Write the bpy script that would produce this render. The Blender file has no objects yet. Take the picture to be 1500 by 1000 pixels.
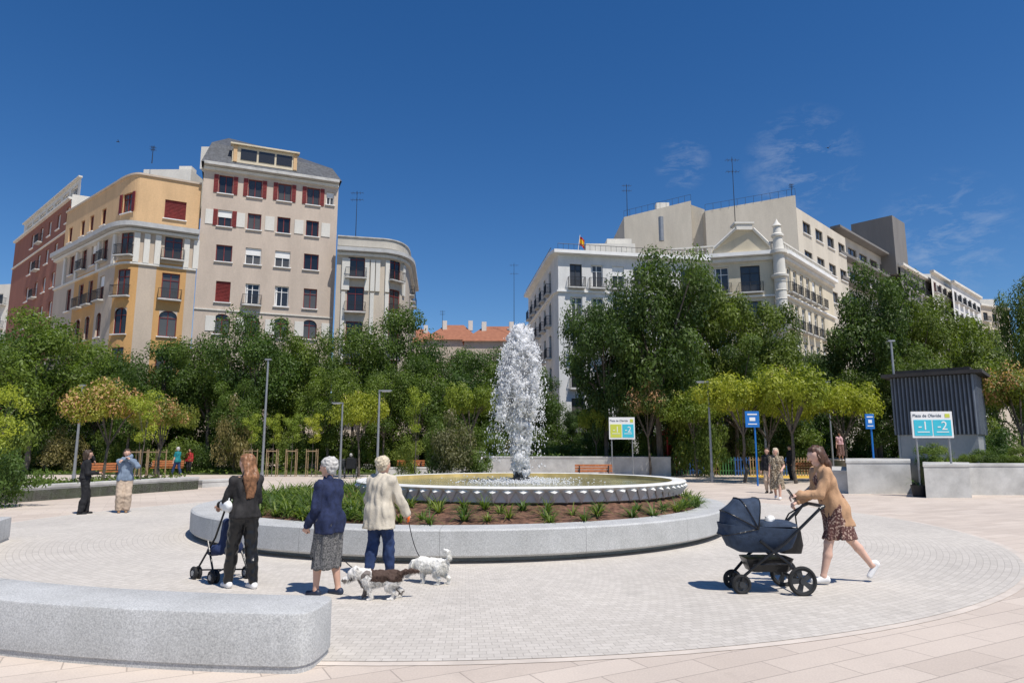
import bpy, math, random
import numpy as np
from mathutils import Vector as V, Matrix, noise
R=random.Random(7)
SC=bpy.context.scene
SC.view_settings.view_transform='Standard'
try: SC.view_settings.look='None'
except: pass
SC.view_settings.exposure=0
pi=math.pi; rad=math.radians
H=1.7; TH=rad(8.8); CT=math.cos(TH); ST=math.sin(TH)
# ---- survey helpers: bearings measured in the photo -> site coordinates in metres
def A(px,py,Y):
    dx=(px-750)/1000; dy=(500-py)/1000; k=Y/(CT-dy*ST)
    return (dx*k,Y,H+(ST+dy*CT)*k)
def G(px,py,z=0):
    dx=(px-750)/1000; dy=(500-py)/1000; k=(z-H)/(ST+dy*CT)
    return (dx*k,k*(CT-dy*ST),z)
def Z(py,Y): return A(750,py,Y)[2]
def PX(x,y,z):
    z-=H; f=y*CT+z*ST
    return 750+1000*x/f
# ---------------------------------------------------------------- materials
def nodes(name):
    m=bpy.data.materials.new(name); m.use_nodes=True
    nt=m.node_tree; b=nt.nodes['Principled BSDF']; return m,nt,b
def N(nt,t,**k):
    n=nt.nodes.new(t)
    for a,v in k.items():
        if a.startswith('_'): n.inputs[a[1:].replace('_',' ')].default_value=v
        else: setattr(n,a,v)
    return n
def c4(c): return (c[0],c[1],c[2],1)
def mix(nt,f,a,b,bt='MIX'):
    n=nt.nodes.new('ShaderNodeMix'); n.data_type='RGBA'; n.blend_type=bt
    for i,x in ((0,f),(6,a),(7,b)):
        if isinstance(x,bpy.types.NodeSocket): nt.links.new(x,n.inputs[i])
        elif i==0: n.inputs[0].default_value=x
        else: n.inputs[i].default_value=c4(x)
    return n.outputs[2]
def ramp(nt,src,p0,p1):
    n=nt.nodes.new('ShaderNodeMapRange'); nt.links.new(src,n.inputs[0]); n.inputs[1].default_value=p0; n.inputs[2].default_value=p1; n.clamp=True
    return n.outputs[0]
MC={}
def mat(name,c,rough=.8,var=.18,scale=2.,bump=0.,bs=40,metal=0,c2=None,lo=.35,hi=.65,speck=0,spec=.4):
    if name in MC: return MC[name]
    m,nt,b=nodes(name); L=nt.links
    tc=N(nt,'ShaderNodeTexCoord'); no=N(nt,'ShaderNodeTexNoise',_Scale=scale,_Detail=6.,_Roughness=.6); L.new(tc.outputs['Object'],no.inputs[0])
    a=[x*(1-var) for x in c]; d=c2 or [min(1,x*(1+var)) for x in c]
    col=mix(nt,ramp(nt,no.outputs[0],lo,hi),a,d)
    if speck:
        n2=N(nt,'ShaderNodeTexNoise',_Scale=90.,_Detail=3.); L.new(tc.outputs['Object'],n2.inputs[0])
        col=mix(nt,ramp(nt,n2.outputs[0],.35,.65),mix(nt,1.,col,(1-speck,)*3,'MULTIPLY'),col)
    L.new(col,b.inputs['Base Color']); b.inputs['Roughness'].default_value=rough; b.inputs['Metallic'].default_value=metal
    b.inputs['Specular IOR Level'].default_value=spec
    if bump:
        n3=N(nt,'ShaderNodeTexNoise',_Scale=float(bs),_Detail=5.); L.new(tc.outputs['Object'],n3.inputs[0])
        bp=N(nt,'ShaderNodeBump',_Strength=bump,_Distance=.02); L.new(n3.outputs[0],bp.inputs['Height']); L.new(bp.outputs[0],b.inputs['Normal'])
    MC[name]=m; return m
def polar_sock(nt,cx,cy,k):
    L=nt.links; g=N(nt,'ShaderNodeNewGeometry'); s=N(nt,'ShaderNodeSeparateXYZ'); L.new(g.outputs['Position'],s.inputs[0])
    def M(op,a,b=None):
        n=nt.nodes.new('ShaderNodeMath'); n.operation=op
        for i,x in ((0,a),(1,b)):
            if x is None: continue
            if isinstance(x,(int,float)): n.inputs[i].default_value=x
            else: L.new(x,n.inputs[i])
        return n.outputs[0]
    x=M('SUBTRACT',s.outputs[0],cx); y=M('SUBTRACT',s.outputs[1],cy)
    th=M('MULTIPLY',M('ARCTAN2',x,y),k); r=M('SQRT',M('ADD',M('MULTIPLY',x,x),M('MULTIPLY',y,y)))
    c=N(nt,'ShaderNodeCombineXYZ'); L.new(th,c.inputs[0]); L.new(r,c.inputs[1]); return c.outputs[0],g.outputs['Position'],M,th,r
FC=(-1.06,16.1)
def paving(name,polar,c1,c2,mo,bw,rh,ms,rot=0,offs=.5,stain=.14,bmp=.5):
    m,nt,b=nodes(name); L=nt.links
    if polar: vec,pos,M,th,r=polar_sock(nt,FC[0],FC[1],9.0)
    else:
        g=N(nt,'ShaderNodeNewGeometry'); pos=g.outputs['Position']; mp=N(nt,'ShaderNodeMapping'); mp.inputs['Rotation'].default_value=(0,0,rot); L.new(pos,mp.inputs[0]); vec=mp.outputs[0]
    n4=N(nt,'ShaderNodeTexNoise',_Scale=3.,_Detail=3.); L.new(pos,n4.inputs[0])
    va=nt.nodes.new('ShaderNodeMix'); va.data_type='VECTOR'; va.inputs[0].default_value=.012; L.new(vec,va.inputs[4]); L.new(n4.outputs['Color'],va.inputs[5])
    br=N(nt,'ShaderNodeTexBrick',_Color1=c4(c1),_Color2=c4(c2),_Mortar=c4(mo),_Scale=1.,_Bias=0.)
    br.offset=offs; br.inputs['Mortar Size'].default_value=ms; br.inputs['Mortar Smooth'].default_value=.3; br.inputs['Brick Width'].default_value=bw; br.inputs['Row Height'].default_value=rh
    L.new(va.outputs[1] if polar else vec,br.inputs[0])
    n1=N(nt,'ShaderNodeTexNoise',_Scale=.35,_Detail=7.,_Roughness=.65); L.new(pos,n1.inputs[0])
    n2=N(nt,'ShaderNodeTexNoise',_Scale=60.,_Detail=4.); L.new(pos,n2.inputs[0])
    n5=N(nt,'ShaderNodeTexNoise',_Scale=1.7,_Detail=8.,_Roughness=.7); L.new(pos,n5.inputs[0])
    c=mix(nt,ramp(nt,n1.outputs[0],.35,.7),mix(nt,1.,br.outputs[0],(1-stain,1-stain,1-stain*.95),'MULTIPLY'),br.outputs[0])
    c=mix(nt,ramp(nt,n5.outputs[0],.56,.72),c,mix(nt,1.,c,(.86,.86,.86),'MULTIPLY'))
    c=mix(nt,ramp(nt,n2.outputs[0],.3,.7),mix(nt,1.,c,(.88,.88,.88),'MULTIPLY'),c)
    L.new(c,b.inputs['Base Color']); b.inputs['Roughness'].default_value=.85
    bp=N(nt,'ShaderNodeBump',_Strength=bmp,_Distance=.008); bp.invert=True; L.new(br.outputs['Fac'],bp.inputs['Height'])
    b2=N(nt,'ShaderNodeBump',_Strength=.2,_Distance=.01); L.new(n2.outputs[0],b2.inputs['Height']); L.new(bp.outputs[0],b2.inputs['Normal']); L.new(b2.outputs[0],b.inputs['Normal'])
    return m
def wallmat(name,c,brick=None,var=.1):
    m,nt,b=nodes(name); L=nt.links; tc=N(nt,'ShaderNodeTexCoord')
    mp=N(nt,'ShaderNodeMapping'); mp.inputs['Scale'].default_value=(1,1,.25); L.new(tc.outputs['Object'],mp.inputs[0])
    n1=N(nt,'ShaderNodeTexNoise',_Scale=.6,_Detail=8.,_Roughness=.7); L.new(mp.outputs[0],n1.inputs[0])
    n2=N(nt,'ShaderNodeTexNoise',_Scale=9.,_Detail=6.); L.new(tc.outputs['Object'],n2.inputs[0])
    col=mix(nt,ramp(nt,n1.outputs[0],.3,.7),[x*(1-var*1.8) for x in c],[x*(1+var*.5) for x in c])
    col=mix(nt,ramp(nt,n2.outputs[0],.3,.7),mix(nt,1.,col,(1-var,)*3,'MULTIPLY'),col)
    if brick:
        w=N(nt,'ShaderNodeTexWave',_Scale=brick,_Distortion=.4); w.bands_direction='Z'; L.new(tc.outputs['Object'],w.inputs[0])
        col=mix(nt,w.outputs[0],mix(nt,1.,col,(.8,.8,.8),'MULTIPLY'),col)
    L.new(col,b.inputs['Base Color']); b.inputs['Roughness'].default_value=.9
    bp=N(nt,'ShaderNodeBump',_Strength=.3,_Distance=.03); L.new(n2.outputs[0],bp.inputs['Height']); L.new(bp.outputs[0],b.inputs['Normal'])
    return m
def leafmat(name,c1,c2,bloom=None,bt=.75):
    m,nt,b=nodes(name); L=nt.links
    at=N(nt,'ShaderNodeAttribute',attribute_name='tint'); oi=N(nt,'ShaderNodeObjectInfo')
    col=mix(nt,at.outputs['Fac'],c1,c2)
    col=mix(nt,oi.outputs['Random'],mix(nt,1.,col,(.70,.80,.76),'MULTIPLY'),mix(nt,1.,col,(1.5,1.3,.9),'MULTIPLY'))
    if bloom:
        a2=N(nt,'ShaderNodeAttribute',attribute_name='bloom'); col=mix(nt,ramp(nt,a2.outputs['Fac'],bt,bt+.02),col,bloom)
    L.new(col,b.inputs['Base Color']); b.inputs['Roughness'].default_value=.5; b.inputs['Specular IOR Level'].default_value=.3
    tr=N(nt,'ShaderNodeBsdfTranslucent'); L.new(mix(nt,1.,col,(1.5,1.7,.6),'MULTIPLY'),tr.inputs[0])
    ms=N(nt,'ShaderNodeMixShader'); ms.inputs[0].default_value=.32; L.new(b.outputs[0],ms.inputs[1]); L.new(tr.outputs[0],ms.inputs[2])
    L.new(ms.outputs[0],nt.nodes['Material Output'].inputs[0]); return m
def glassmat():
    m,nt,b=nodes('window glass'); L=nt.links; oi=N(nt,'ShaderNodeObjectInfo')
    col=mix(nt,oi.outputs['Random'],(.012,.014,.018),(.10,.095,.085)); L.new(col,b.inputs['Base Color'])
    b.inputs['Roughness'].default_value=.06; b.inputs['Specular IOR Level'].default_value=.6; return m
GLASS=glassmat()
granite=mat('grey granite',(.50,.50,.49),.75,.1,1.2,.15,120,speck=.25)
granite_l=mat('pale granite',(.54,.53,.50),.75,.18,1.4,.12,120,speck=.22)
white=mat('white paint',(.78,.77,.74),.6,.06,1.)
offwhite=wallmat('off white render',(.72,.69,.62))
redp=mat('dark red paint',(.2,.025,.02),.5,.2,3.)
iron=mat('black iron',(.02,.02,.022),.5,.2,5.)
steel=mat('grey steel',(.3,.31,.32),.45,.1,5.,metal=.5)
dark=mat('dark grey plastic',(.035,.037,.04),.5,.2,5.)
wood=mat('bench wood',(.36,.12,.035),.6,.25,9.)
stake=mat('stake wood',(.30,.21,.12),.8,.2,9.)
bark=mat('tree bark',(.12,.10,.08),.95,.35,6.,.6,14)
soil=mat('bark mulch',(.10,.047,.03),.95,.5,9.,.9,30,c2=(.23,.12,.075))
skin=mat('skin',(.6,.36,.26),.55,.08,8.)
slate=mat('slate roof',(.07,.075,.085),.7,.35,4.,.3,8)
# ---------------------------------------------------------------- mesh tools
def link(o): SC.collection.objects.link(o); return o
def ob(name,me,parent=None,loc=(0,0,0),rz=0,rot=None,sc=None):
    o=bpy.data.objects.new(name,me); link(o); o.location=loc; o.rotation_euler=rot or (0,0,rz)
    if sc is not None: o.scale=sc if hasattr(sc,'__len__') else (sc,)*3
    if parent: o.parent=parent
    return o
def tag(o,label,cat,group=None,kind=None):
    o['label']=label; o['category']=cat
    if group: o['group']=group
    if kind: o['kind']=kind
    return o
def root(name,label,cat,loc=(0,0,0),rz=0,group=None,sc=None):
    return tag(ob(name,None,None,loc,rz,sc=sc),label,cat,group)
class MB:
    def __init__(s): s.v=[];s.f=[];s.m=[]
    def add(s,vs,fs,m=0):
        n=len(s.v); s.v+=[tuple(x) for x in vs]; s.f+=[tuple(i+n for i in f) for f in fs]; s.m+=[m]*len(fs); return s
    def box(s,c,d,m=0,rz=0,rx=0,ry=0):
        M=Matrix.Rotation(rz,3,'Z')@Matrix.Rotation(ry,3,'Y')@Matrix.Rotation(rx,3,'X'); c=V(c)
        vs=[c+M@V((x*d[0]/2,y*d[1]/2,z*d[2]/2)) for x in(-1,1) for y in(-1,1) for z in(-1,1)]
        return s.add(vs,[(0,1,3,2),(4,6,7,5),(0,4,5,1),(2,3,7,6),(0,2,6,4),(1,5,7,3)],m)
    def tube(s,a,b,ra,rb=None,n=8,m=0):
        a=V(a);b=V(b);rb=ra if rb is None else rb; d=(b-a)
        if d.length<1e-6: return s
        d.normalize(); u=d.orthogonal().normalized(); w=d.cross(u)
        vs=[p+(u*math.cos(2*pi*i/n)+w*math.sin(2*pi*i/n))*r for p,r in((a,ra),(b,rb)) for i in range(n)]
        fs=[(i,(i+1)%n,n+(i+1)%n,n+i) for i in range(n)]+[tuple(range(n))[::-1],tuple(range(n,2*n))]
        return s.add(vs,fs,m)
    def pipe(s,pts,r,n=8,m=0,r2=None):
        r2=r if r2 is None else r2; k=len(pts)-1
        for i in range(k): s.tube(pts[i],pts[i+1],r+(r2-r)*i/k,r+(r2-r)*(i+1)/k,n,m)
        return s
    def lathe(s,prof,n=48,m=0,c=(0,0),z=0):
        k=len(prof); vs=[(c[0]+r*math.cos(2*pi*i/n),c[1]+r*math.sin(2*pi*i/n),z+h) for i in range(n) for r,h in prof]
        fs=[(i*k+j,((i+1)%n)*k+j,((i+1)%n)*k+j+1,i*k+j+1) for i in range(n) for j in range(k-1)]
        return s.add(vs,fs,m)
    def ring(s,c,axis,R_,r,n=24,m=0,k=8):
        c=V(c);d=V(axis).normalized();u=d.orthogonal().normalized();w=d.cross(u);vs=[]
        for i in range(n):
            e=u*math.cos(2*pi*i/n)+w*math.sin(2*pi*i/n)
            for j in range(k): vs.append(c+e*(R_+r*math.cos(2*pi*j/k))+d*r*math.sin(2*pi*j/k))
        return s.add(vs,[(i*k+j,((i+1)%n)*k+j,((i+1)%n)*k+(j+1)%k,i*k+(j+1)%k) for i in range(n) for j in range(k)],m)
    def outline(s,pts,rings,m=0):
        n=len(pts);P=[V((p[0],p[1])) for p in pts];off=[]
        for i in range(n):
            a=(P[i]-P[i-1]).normalized();b=(P[(i+1)%n]-P[i]).normalized();na=V((-a.y,a.x));nb=V((-b.y,b.x));q=(na+nb)
            q=q.normalized()/max(.4,q.normalized().dot(na)); off.append(q)
        vs=[(P[i].x+off[i].x*ins,P[i].y+off[i].y*ins,z) for z,ins in rings for i in range(n)]
        fs=[(r*n+i,r*n+(i+1)%n,(r+1)*n+(i+1)%n,(r+1)*n+i) for r in range(len(rings)-1) for i in range(n)]
        fs.append(tuple((len(rings)-1)*n+i for i in range(n)))
        return s.add(vs,fs,m)
    def mesh(s,name,mats,smooth=False,ang=35):
        me=bpy.data.meshes.new(name); me.from_pydata(s.v,[],s.f)
        for x in (mats if isinstance(mats,(list,tuple)) else [mats]): me.materials.append(x)
        me.polygons.foreach_set('material_index',s.m)
        if smooth:
            me.polygons.foreach_set('use_smooth',[True]*len(s.f))
            try: me.set_sharp_from_angle(angle=rad(ang))
            except Exception: pass
        me.update(); return me
# ---- implicit surface body builder
def rc(a,b,ra,rb=None,k=.03,sub=False,sc=None):
    return (np.array(a,float),np.array(b,float),ra,ra if rb is None else rb,k,sub,sc)
def sdf(prims,h,clips=(),disp=None,name='m',mats=None,s=1.0):
    lo=np.min([np.minimum(p[0],p[1])-max(p[2],p[3])*1.25 for p in prims if not p[5]],0)-2*h
    hi=np.max([np.maximum(p[0],p[1])+max(p[2],p[3])*1.25 for p in prims if not p[5]],0)+2*h
    n=np.ceil((hi-lo)/h).astype(int)+1
    F=np.full(n,.5,np.float32); ax=[lo[i]+h*np.arange(n[i]) for i in range(3)]
    for a,b,ra,rb,k,sub,scl in prims:
        mg=max(ra,rb)*1.25+k*1.5+2*h; l=np.minimum(a,b)-mg; u=np.maximum(a,b)+mg
        i0=np.clip(((l-lo)/h).astype(int),0,n); i1=np.clip(((u-lo)/h).astype(int)+2,0,n)
        if (i1<=i0).any(): continue
        X,Y,Zz=np.meshgrid(ax[0][i0[0]:i1[0]],ax[1][i0[1]:i1[1]],ax[2][i0[2]:i1[2]],indexing='ij')
        S=np.array(scl or (1,1,1.)); P=[(X-a[0])/S[0],(Y-a[1])/S[1],(Zz-a[2])/S[2]]; d=(b-a)/S
        dd=max(float(d@d),1e-12); t=np.clip((P[0]*d[0]+P[1]*d[1]+P[2]*d[2])/dd,0,1)
        D=np.sqrt((P[0]-t*d[0])**2+(P[1]-t*d[1])**2+(P[2]-t*d[2])**2)-(ra+t*(rb-ra))
        if scl: D=D*min(scl)
        sl=tuple(slice(i0[i],i1[i]) for i in range(3)); f=F[sl]
        if sub: F[sl]=np.maximum(f,-D)
        else:
            q=np.maximum(k-np.abs(f-D),0)/k; F[sl]=np.minimum(f,D)-q*q*k*.25
    for p,nn in clips:
        X,Y,Zz=np.meshgrid(ax[0]-p[0],ax[1]-p[1],ax[2]-p[2],indexing='ij',sparse=True)
        F=np.maximum(F,X*nn[0]+Y*nn[1]+Zz*nn[2])
    F[0]=F[-1]=.5; F[:,0]=F[:,-1]=.5; F[:,:,0]=F[:,:,-1]=.5
    I=F<0; c=[(i,j,k) for i in(0,1) for j in(0,1) for k in(0,1)]
    m=[x-1 for x in F.shape]; cnt=np.zeros(m,np.int8)
    for i,j,k in c: cnt+=I[i:i+m[0],j:j+m[1],k:k+m[2]]
    act=(cnt>0)&(cnt<8); idx=np.argwhere(act)
    if len(idx)==0: return bpy.data.meshes.new(name)
    vid=np.full(m,-1,int); vid[act]=np.arange(len(idx))
    vals=[F[idx[:,0]+i,idx[:,1]+j,idx[:,2]+k] for i,j,k in c]
    acc=np.zeros((len(idx),3)); ct=np.zeros(len(idx))
    for x in range(8):
        for y in range(x+1,8):
            if sum(abs(c[x][q]-c[y][q]) for q in range(3))!=1: continue
            va,vb=vals[x],vals[y]; mk=(va<0)!=(vb<0); t=np.where(mk,va/np.where(mk,va-vb,1),0)
            pa=np.array(c[x]);pb=np.array(c[y]); acc+=(pa+(pb-pa)*t[:,None])*mk[:,None]; ct+=mk
    vs=lo+h*(idx+acc/ct[:,None]); fs=[]
    for a in range(3):
        b_,c_=(a+1)%3,(a+2)%3
        s0=[slice(None)]*3;s1=[slice(None)]*3; s0[a]=slice(0,-1); s1[a]=slice(1,None)
        e=np.argwhere(I[tuple(s0)]!=I[tuple(s1)]); e=e[(e[:,b_]>0)&(e[:,c_]>0)&(e[:,b_]<m[b_])&(e[:,c_]<m[c_])]
        ins=I[tuple(e.T)]
        def cell(db,dc):
            q=e.copy(); q[:,b_]+=db; q[:,c_]+=dc; return vid[tuple(q.T)]
        q=np.stack([cell(-1,-1),cell(0,-1),cell(0,0),cell(-1,0)],1); q[~ins]=q[~ins][:,::-1]; fs.append(q)
    fs=np.concatenate(fs); fs=fs[(fs>=0).all(1)]
    me=bpy.data.meshes.new(name); me.from_pydata(vs.tolist(),[],fs.tolist()); me.polygons.foreach_set('use_smooth',[True]*len(me.polygons)); me.update()
    if disp:
        amp,fr=disp[:2]; st=disp[2] if len(disp)>2 else (1,1,1)
        for v in me.vertices:
            p=v.co; v.co=p+v.normal*amp*(noise.noise(V((p.x*fr*st[0],p.y*fr*st[1],p.z*fr*st[2]))))
    if s!=1: me.transform(Matrix.Scale(s,4))
    for x in (mats or []): me.materials.append(x)
    return me
# ---------------------------------------------------------------- camera, light, world
cam=bpy.data.cameras.new('camera'); co=link(bpy.data.objects.new('camera',cam)); co.location=(0,0,H); co.rotation_euler=(pi/2+TH,0,0)
cam.lens=24; cam.sensor_width=36; cam.clip_end=3000; SC.camera=co
sd=V((.42,-.5,1.2)).normalized(); el=math.asin(sd.z); az=math.atan2(sd.x,sd.y)
sl=bpy.data.lights.new('sun','SUN'); sl.energy=5.0; sl.angle=rad(.5); sl.color=(1,.95,.88); so=link(bpy.data.objects.new('sun',sl)); so.rotation_euler=(-sd).to_track_quat('-Z','Y').to_euler()
w=bpy.data.worlds.new('World'); SC.world=w; w.use_nodes=True; nt=w.node_tree; L=nt.links; bg=nt.nodes['Background']; bg.inputs[1].default_value=.108
sk=nt.nodes.new('ShaderNodeTexSky'); sk.sky_type='NISHITA'; sk.sun_disc=False; sk.sun_elevation=el; sk.sun_rotation=az; sk.altitude=600; sk.air_density=1.0; sk.dust_density=.25; sk.ozone_density=3.5
tc=nt.nodes.new('ShaderNodeTexCoord')
mp=nt.nodes.new('ShaderNodeMapping'); mp.inputs['Scale'].default_value=(13,13,34); mp.inputs['Rotation'].default_value=(0,.12,0); L.new(tc.outputs['Generated'],mp.inputs[0])
cn=N(nt,'ShaderNodeTexNoise',_Scale=1.6,_Detail=9.,_Roughness=.7,_Distortion=.4); L.new(mp.outputs[0],cn.inputs[0]); cm=ramp(nt,cn.outputs[0],.47,.8)
tot=None
for px,py,a,b in ((1175,240,.997,.9999),(1385,345,.9965,.9999),(1000,240,.9992,1.0)):
    d=V(A(px,py,1.0))-V((0,0,H)); d.normalize(); dt=nt.nodes.new('ShaderNodeVectorMath'); dt.operation='DOT_PRODUCT'; L.new(tc.outputs['Generated'],dt.inputs[0]); dt.inputs[1].default_value=d
    q=ramp(nt,dt.outputs['Value'],a,b); mm=nt.nodes.new('ShaderNodeMath'); mm.operation='MULTIPLY'; L.new(q,mm.inputs[0]); L.new(cm,mm.inputs[1])
    if tot is None: tot=mm.outputs[0]
    else:
        ad=nt.nodes.new('ShaderNodeMath'); ad.operation='ADD'; L.new(tot,ad.inputs[0]); L.new(mm.outputs[0],ad.inputs[1]); tot=ad.outputs[0]
half=nt.nodes.new('ShaderNodeMath'); half.operation='MULTIPLY'; half.inputs[1].default_value=.33; L.new(tot,half.inputs[0]); half.use_clamp=True
hs=nt.nodes.new('ShaderNodeHueSaturation'); hs.inputs['Saturation'].default_value=1.3; hs.inputs['Hue'].default_value=.506; L.new(sk.outputs[0],hs.inputs['Color'])
L.new(mix(nt,half.outputs[0],hs.outputs[0],(6,6.4,6.9)),bg.inputs[0])
# ---------------------------------------------------------------- ground
slabm=paving('pink slab paving',False,(.67,.575,.485),(.58,.49,.41),(.42,.355,.30),.9,.3,.006,rot=rad(-28))
settm=paving('grey sett paving',True,(.66,.61,.54),(.575,.53,.465),(.45,.41,.36),.105,.085,.0042,bmp=.28,stain=.15)
g=ob('ground',MB().add([(-1500,-60,0),(1500,-60,0),(1500,2500,0),(-1500,2500,0)],[(0,1,2,3)]).mesh('ground',slabm)); tag(g,'pinkish stone slab paving of the square','paving',kind='structure')
def disc(name,m,r,z,lab,n=128,c=FC):
    o=ob(name,MB().add([(c[0]+r*math.cos(2*pi*i/n),c[1]+r*math.sin(2*pi*i/n),z) for i in range(n)],[tuple(range(n))]).mesh(name,m)); tag(o,lab,'paving',kind='structure'); return o
disc('pavement_edge_band',mat('pale paving band',(.58,.51,.44),.85,.12,2.,.1,60),10.4,.004,'pale stone band around the sett circle')
disc('sett_pavement',settm,10.3,.008,'circle of small grey setts around the fountain')
def sheet(name,pts,z,m,lab,cat='ground'):
    o=ob(name,MB().add([(p[0],p[1],z) for p in pts],[tuple(range(len(pts)))]).mesh(name,m)); tag(o,lab,cat,kind='structure'); return o
sheet('road',[(-200,57),(200,57),(200,64),(-200,64)],.004,mat('asphalt',(.06,.06,.062),.9,.2,2.,.2,60),'dark asphalt street around the square','road')
# ---------------------------------------------------------------- benches & walls
def arc(c,r,a0,a1,n): return [(c[0]+r*math.sin(a0+(a1-a0)*i/n),c[1]-r*math.cos(a0+(a1-a0)*i/n)) for i in range(n+1)]
gm,nt,b=nodes('jointed granite'); L=nt.links; vec,pos,M,th,r=polar_sock(nt,FC[0],FC[1],1.0)
fr=M('FRACT',M('MULTIPLY',th,16/(2*pi)*1.0)); jl=M('LESS_THAN',fr,.0028); n1=N(nt,'ShaderNodeTexNoise',_Scale=70.,_Detail=4.,_Roughness=.8); L.new(pos,n1.inputs[0]); n2=N(nt,'ShaderNodeTexNoise',_Scale=1.8,_Detail=8.,_Roughness=.72); L.new(pos,n2.inputs[0])
cc=mix(nt,ramp(nt,n1.outputs[0],.36,.62),(.34,.34,.335),(.62,.62,.60)); cc=mix(nt,ramp(nt,n2.outputs[0],.35,.65),mix(nt,1.,cc,(.82,.82,.81),'MULTIPLY'),cc); L.new(mix(nt,jl,cc,(.18,.18,.17)),b.inputs['Base Color']); b.inputs['Roughness'].default_value=.72
def arcbench(c,r0,r1,a0,a1,h,label,toe=0,m=gm):
    rm=(r0+r1)/2; hw=(r1-r0)/2; pts=arc(c,r1,a0,a1,40)
    def cap(a,sg):
        e=V((c[0]+rm*math.sin(a),c[1]-rm*math.cos(a))); o_=V((math.sin(a),-math.cos(a)))*sg; t=V((math.cos(a),math.sin(a)))*sg
        return [tuple(e+o_*hw*math.copysign(abs(math.cos(q))**.6,math.cos(q))+t*hw*(math.sin(q)**.6)*.6) for q in [pi*i/16 for i in range(1,16)]]
    pts+=cap(a1,1)+arc(c,r0,a1,a0,40)+cap(a0,-1)
    mb=MB().outline(pts,[(0,toe),(.05,toe),(.055,0),(h-.02,0),(h-.006,.006),(h,.02)])
    o=ob('stone_bench',mb.mesh('stone_bench',m,True,25)); tag(o,label,'bench'); return o
arcbench(FC,9.95,10.62,rad(-42),rad(-3.7),.44,'long curved grey granite bench with rounded end on the paving',.012)
arcbench(FC,8.8,9.4,rad(-69.5),rad(-52),.42,'curved grey granite bench on the paving',.012)
def wallbox(pts,h,label,m=granite_l,z=0):
    o=ob('stone_wall',MB().outline(pts,[(z,0),(z+h-.1,0),(z+h-.095,-.02),(z+h-.01,-.02),(z+h,0)]).mesh('stone_wall',m)); tag(o,label,'wall'); return o
def strip(a,b,t): 
    a=V(a[:2]);b=V(b[:2]);d=(b-a).normalized();n=V((-d.y,d.x))*t
    return [tuple(a),tuple(b),tuple(b+n),tuple(a+n)]
def XG(px,Y): return A(px,680,Y)[:2]
wl=[G(-60,742)[:2],G(290,716)[:2]]
wallbox(strip(wl[0],wl[1],.5),.5,'low pale granite wall edging the green planting bed')
wallbox(strip(G(296,714)[:2],G(350,711)[:2],.5),.32,'short low granite kerb wall at the planting bed')
wallbox(strip(G(405,689)[:2],G(545,689)[:2],.5),.45,'low pale granite wall beside the plaza')
wallbox(strip(XG(560,42),XG(696,43),.5),.5,'low pale granite wall behind the fountain')
wallbox(strip(A(700,690,43)[:2],A(983,690,41)[:2],.6),1.15,'pale granite retaining wall with planting on top')
b1=G(1243,723); b2=G(1337,723)
wallbox([XG(1192,27),XG(1241,26),(XG(1241,26)[0]*1.2,31),(XG(1192,27)[0]*1.2,31.8)],.85,'low pale granite step block beside the taller parapet')
wallbox([(b1[0],b1[1]),(b2[0],b2[1]),(b2[0]*1.2,b2[1]*1.2),(b1[0]*1.2,b1[1]*1.2)],1.22,'pale granite parapet block by the car park stairs')
b3=G(1357,729); b4=G(1424,729)
wallbox([b3[:2],b4[:2],(b4[0]*1.22,b4[1]*1.22),(b3[0]*1.22,b3[1]*1.22)],1.14,'pale granite parapet block beside the stair opening')
g1=XG(1326,29.8);g2=XG(1364,29.8); wallbox([g1,g2,(g2[0],30.2),(g1[0],30.2)],1.0,'dark slab standing in for shade in the stair gap',mat('stair opening shade',(.07,.07,.07),.9))  # added slab, its dark colour stands in for the shade inside the stair gap
wallbox([(b4[0]+.35,b4[1]+1.4),(27,25),(27,25.6),(b4[0]+.45,b4[1]+2.0)],1.12,'long pale granite retaining wall below the shrubs')
# ---------------------------------------------------------------- fountain
FN=root('fountain','round stone fountain with scalloped rim and tall white jet','fountain',(.2,16.1,0))
pm=mat('fountain stone',(.70,.69,.65),.7,.12,3.,.1,60)
ob('basin',MB().lathe([(3.35,.0),(3.45,.68),(3.58,.72),(3.60,.90),(3.69,.94),(3.72,.97),(3.70,.99),(3.5,1.0),(3.42,.985),(3.4,.5)],128,0).mesh('basin',pm,True),FN)
pet=MB(); NP=84
for i in range(NP):
    a=2*pi*i/NP; da=pi/NP
    def P(r,t,z): return (r*math.cos(t),r*math.sin(t),z)
    pet.add([P(3.64,a-da*.98,.93),P(3.64,a+da*.98,.93),P(3.67,a,.96),P(3.60,a,.70),P(3.75,a,.885)],[(0,4,2),(2,4,1),(0,3,4),(4,3,1)])
ob('scalloped_rim',pet.mesh('rim',pm),FN)
ob('basin_lining',MB().lathe([(3.4,.5),(3.405,.985)],96).lathe([(0.01,.5),(3.4,.5)],96).mesh('lining',mat('ochre basin paint',(.55,.42,.17),.7,.25,2.)),FN)
m,nt,b=nodes('pool water'); L=nt.links; tcx=N(nt,'ShaderNodeTexCoord'); n1=N(nt,'ShaderNodeTexNoise',_Scale=5.,_Detail=4.); L.new(tcx.outputs['Object'],n1.inputs[0]); n2=N(nt,'ShaderNodeTexNoise',_Scale=.9,_Detail=3.); L.new(tcx.outputs['Object'],n2.inputs[0])
L.new(mix(nt,ramp(nt,n2.outputs[0],.3,.7),(.22,.21,.11),(.42,.39,.22)),b.inputs['Base Color']); b.inputs['Roughness'].default_value=.08; bp=N(nt,'ShaderNodeBump',_Strength=.5,_Distance=.06); L.new(n1.outputs[0],bp.inputs['Height']); L.new(bp.outputs[0],b.inputs['Normal'])
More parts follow.
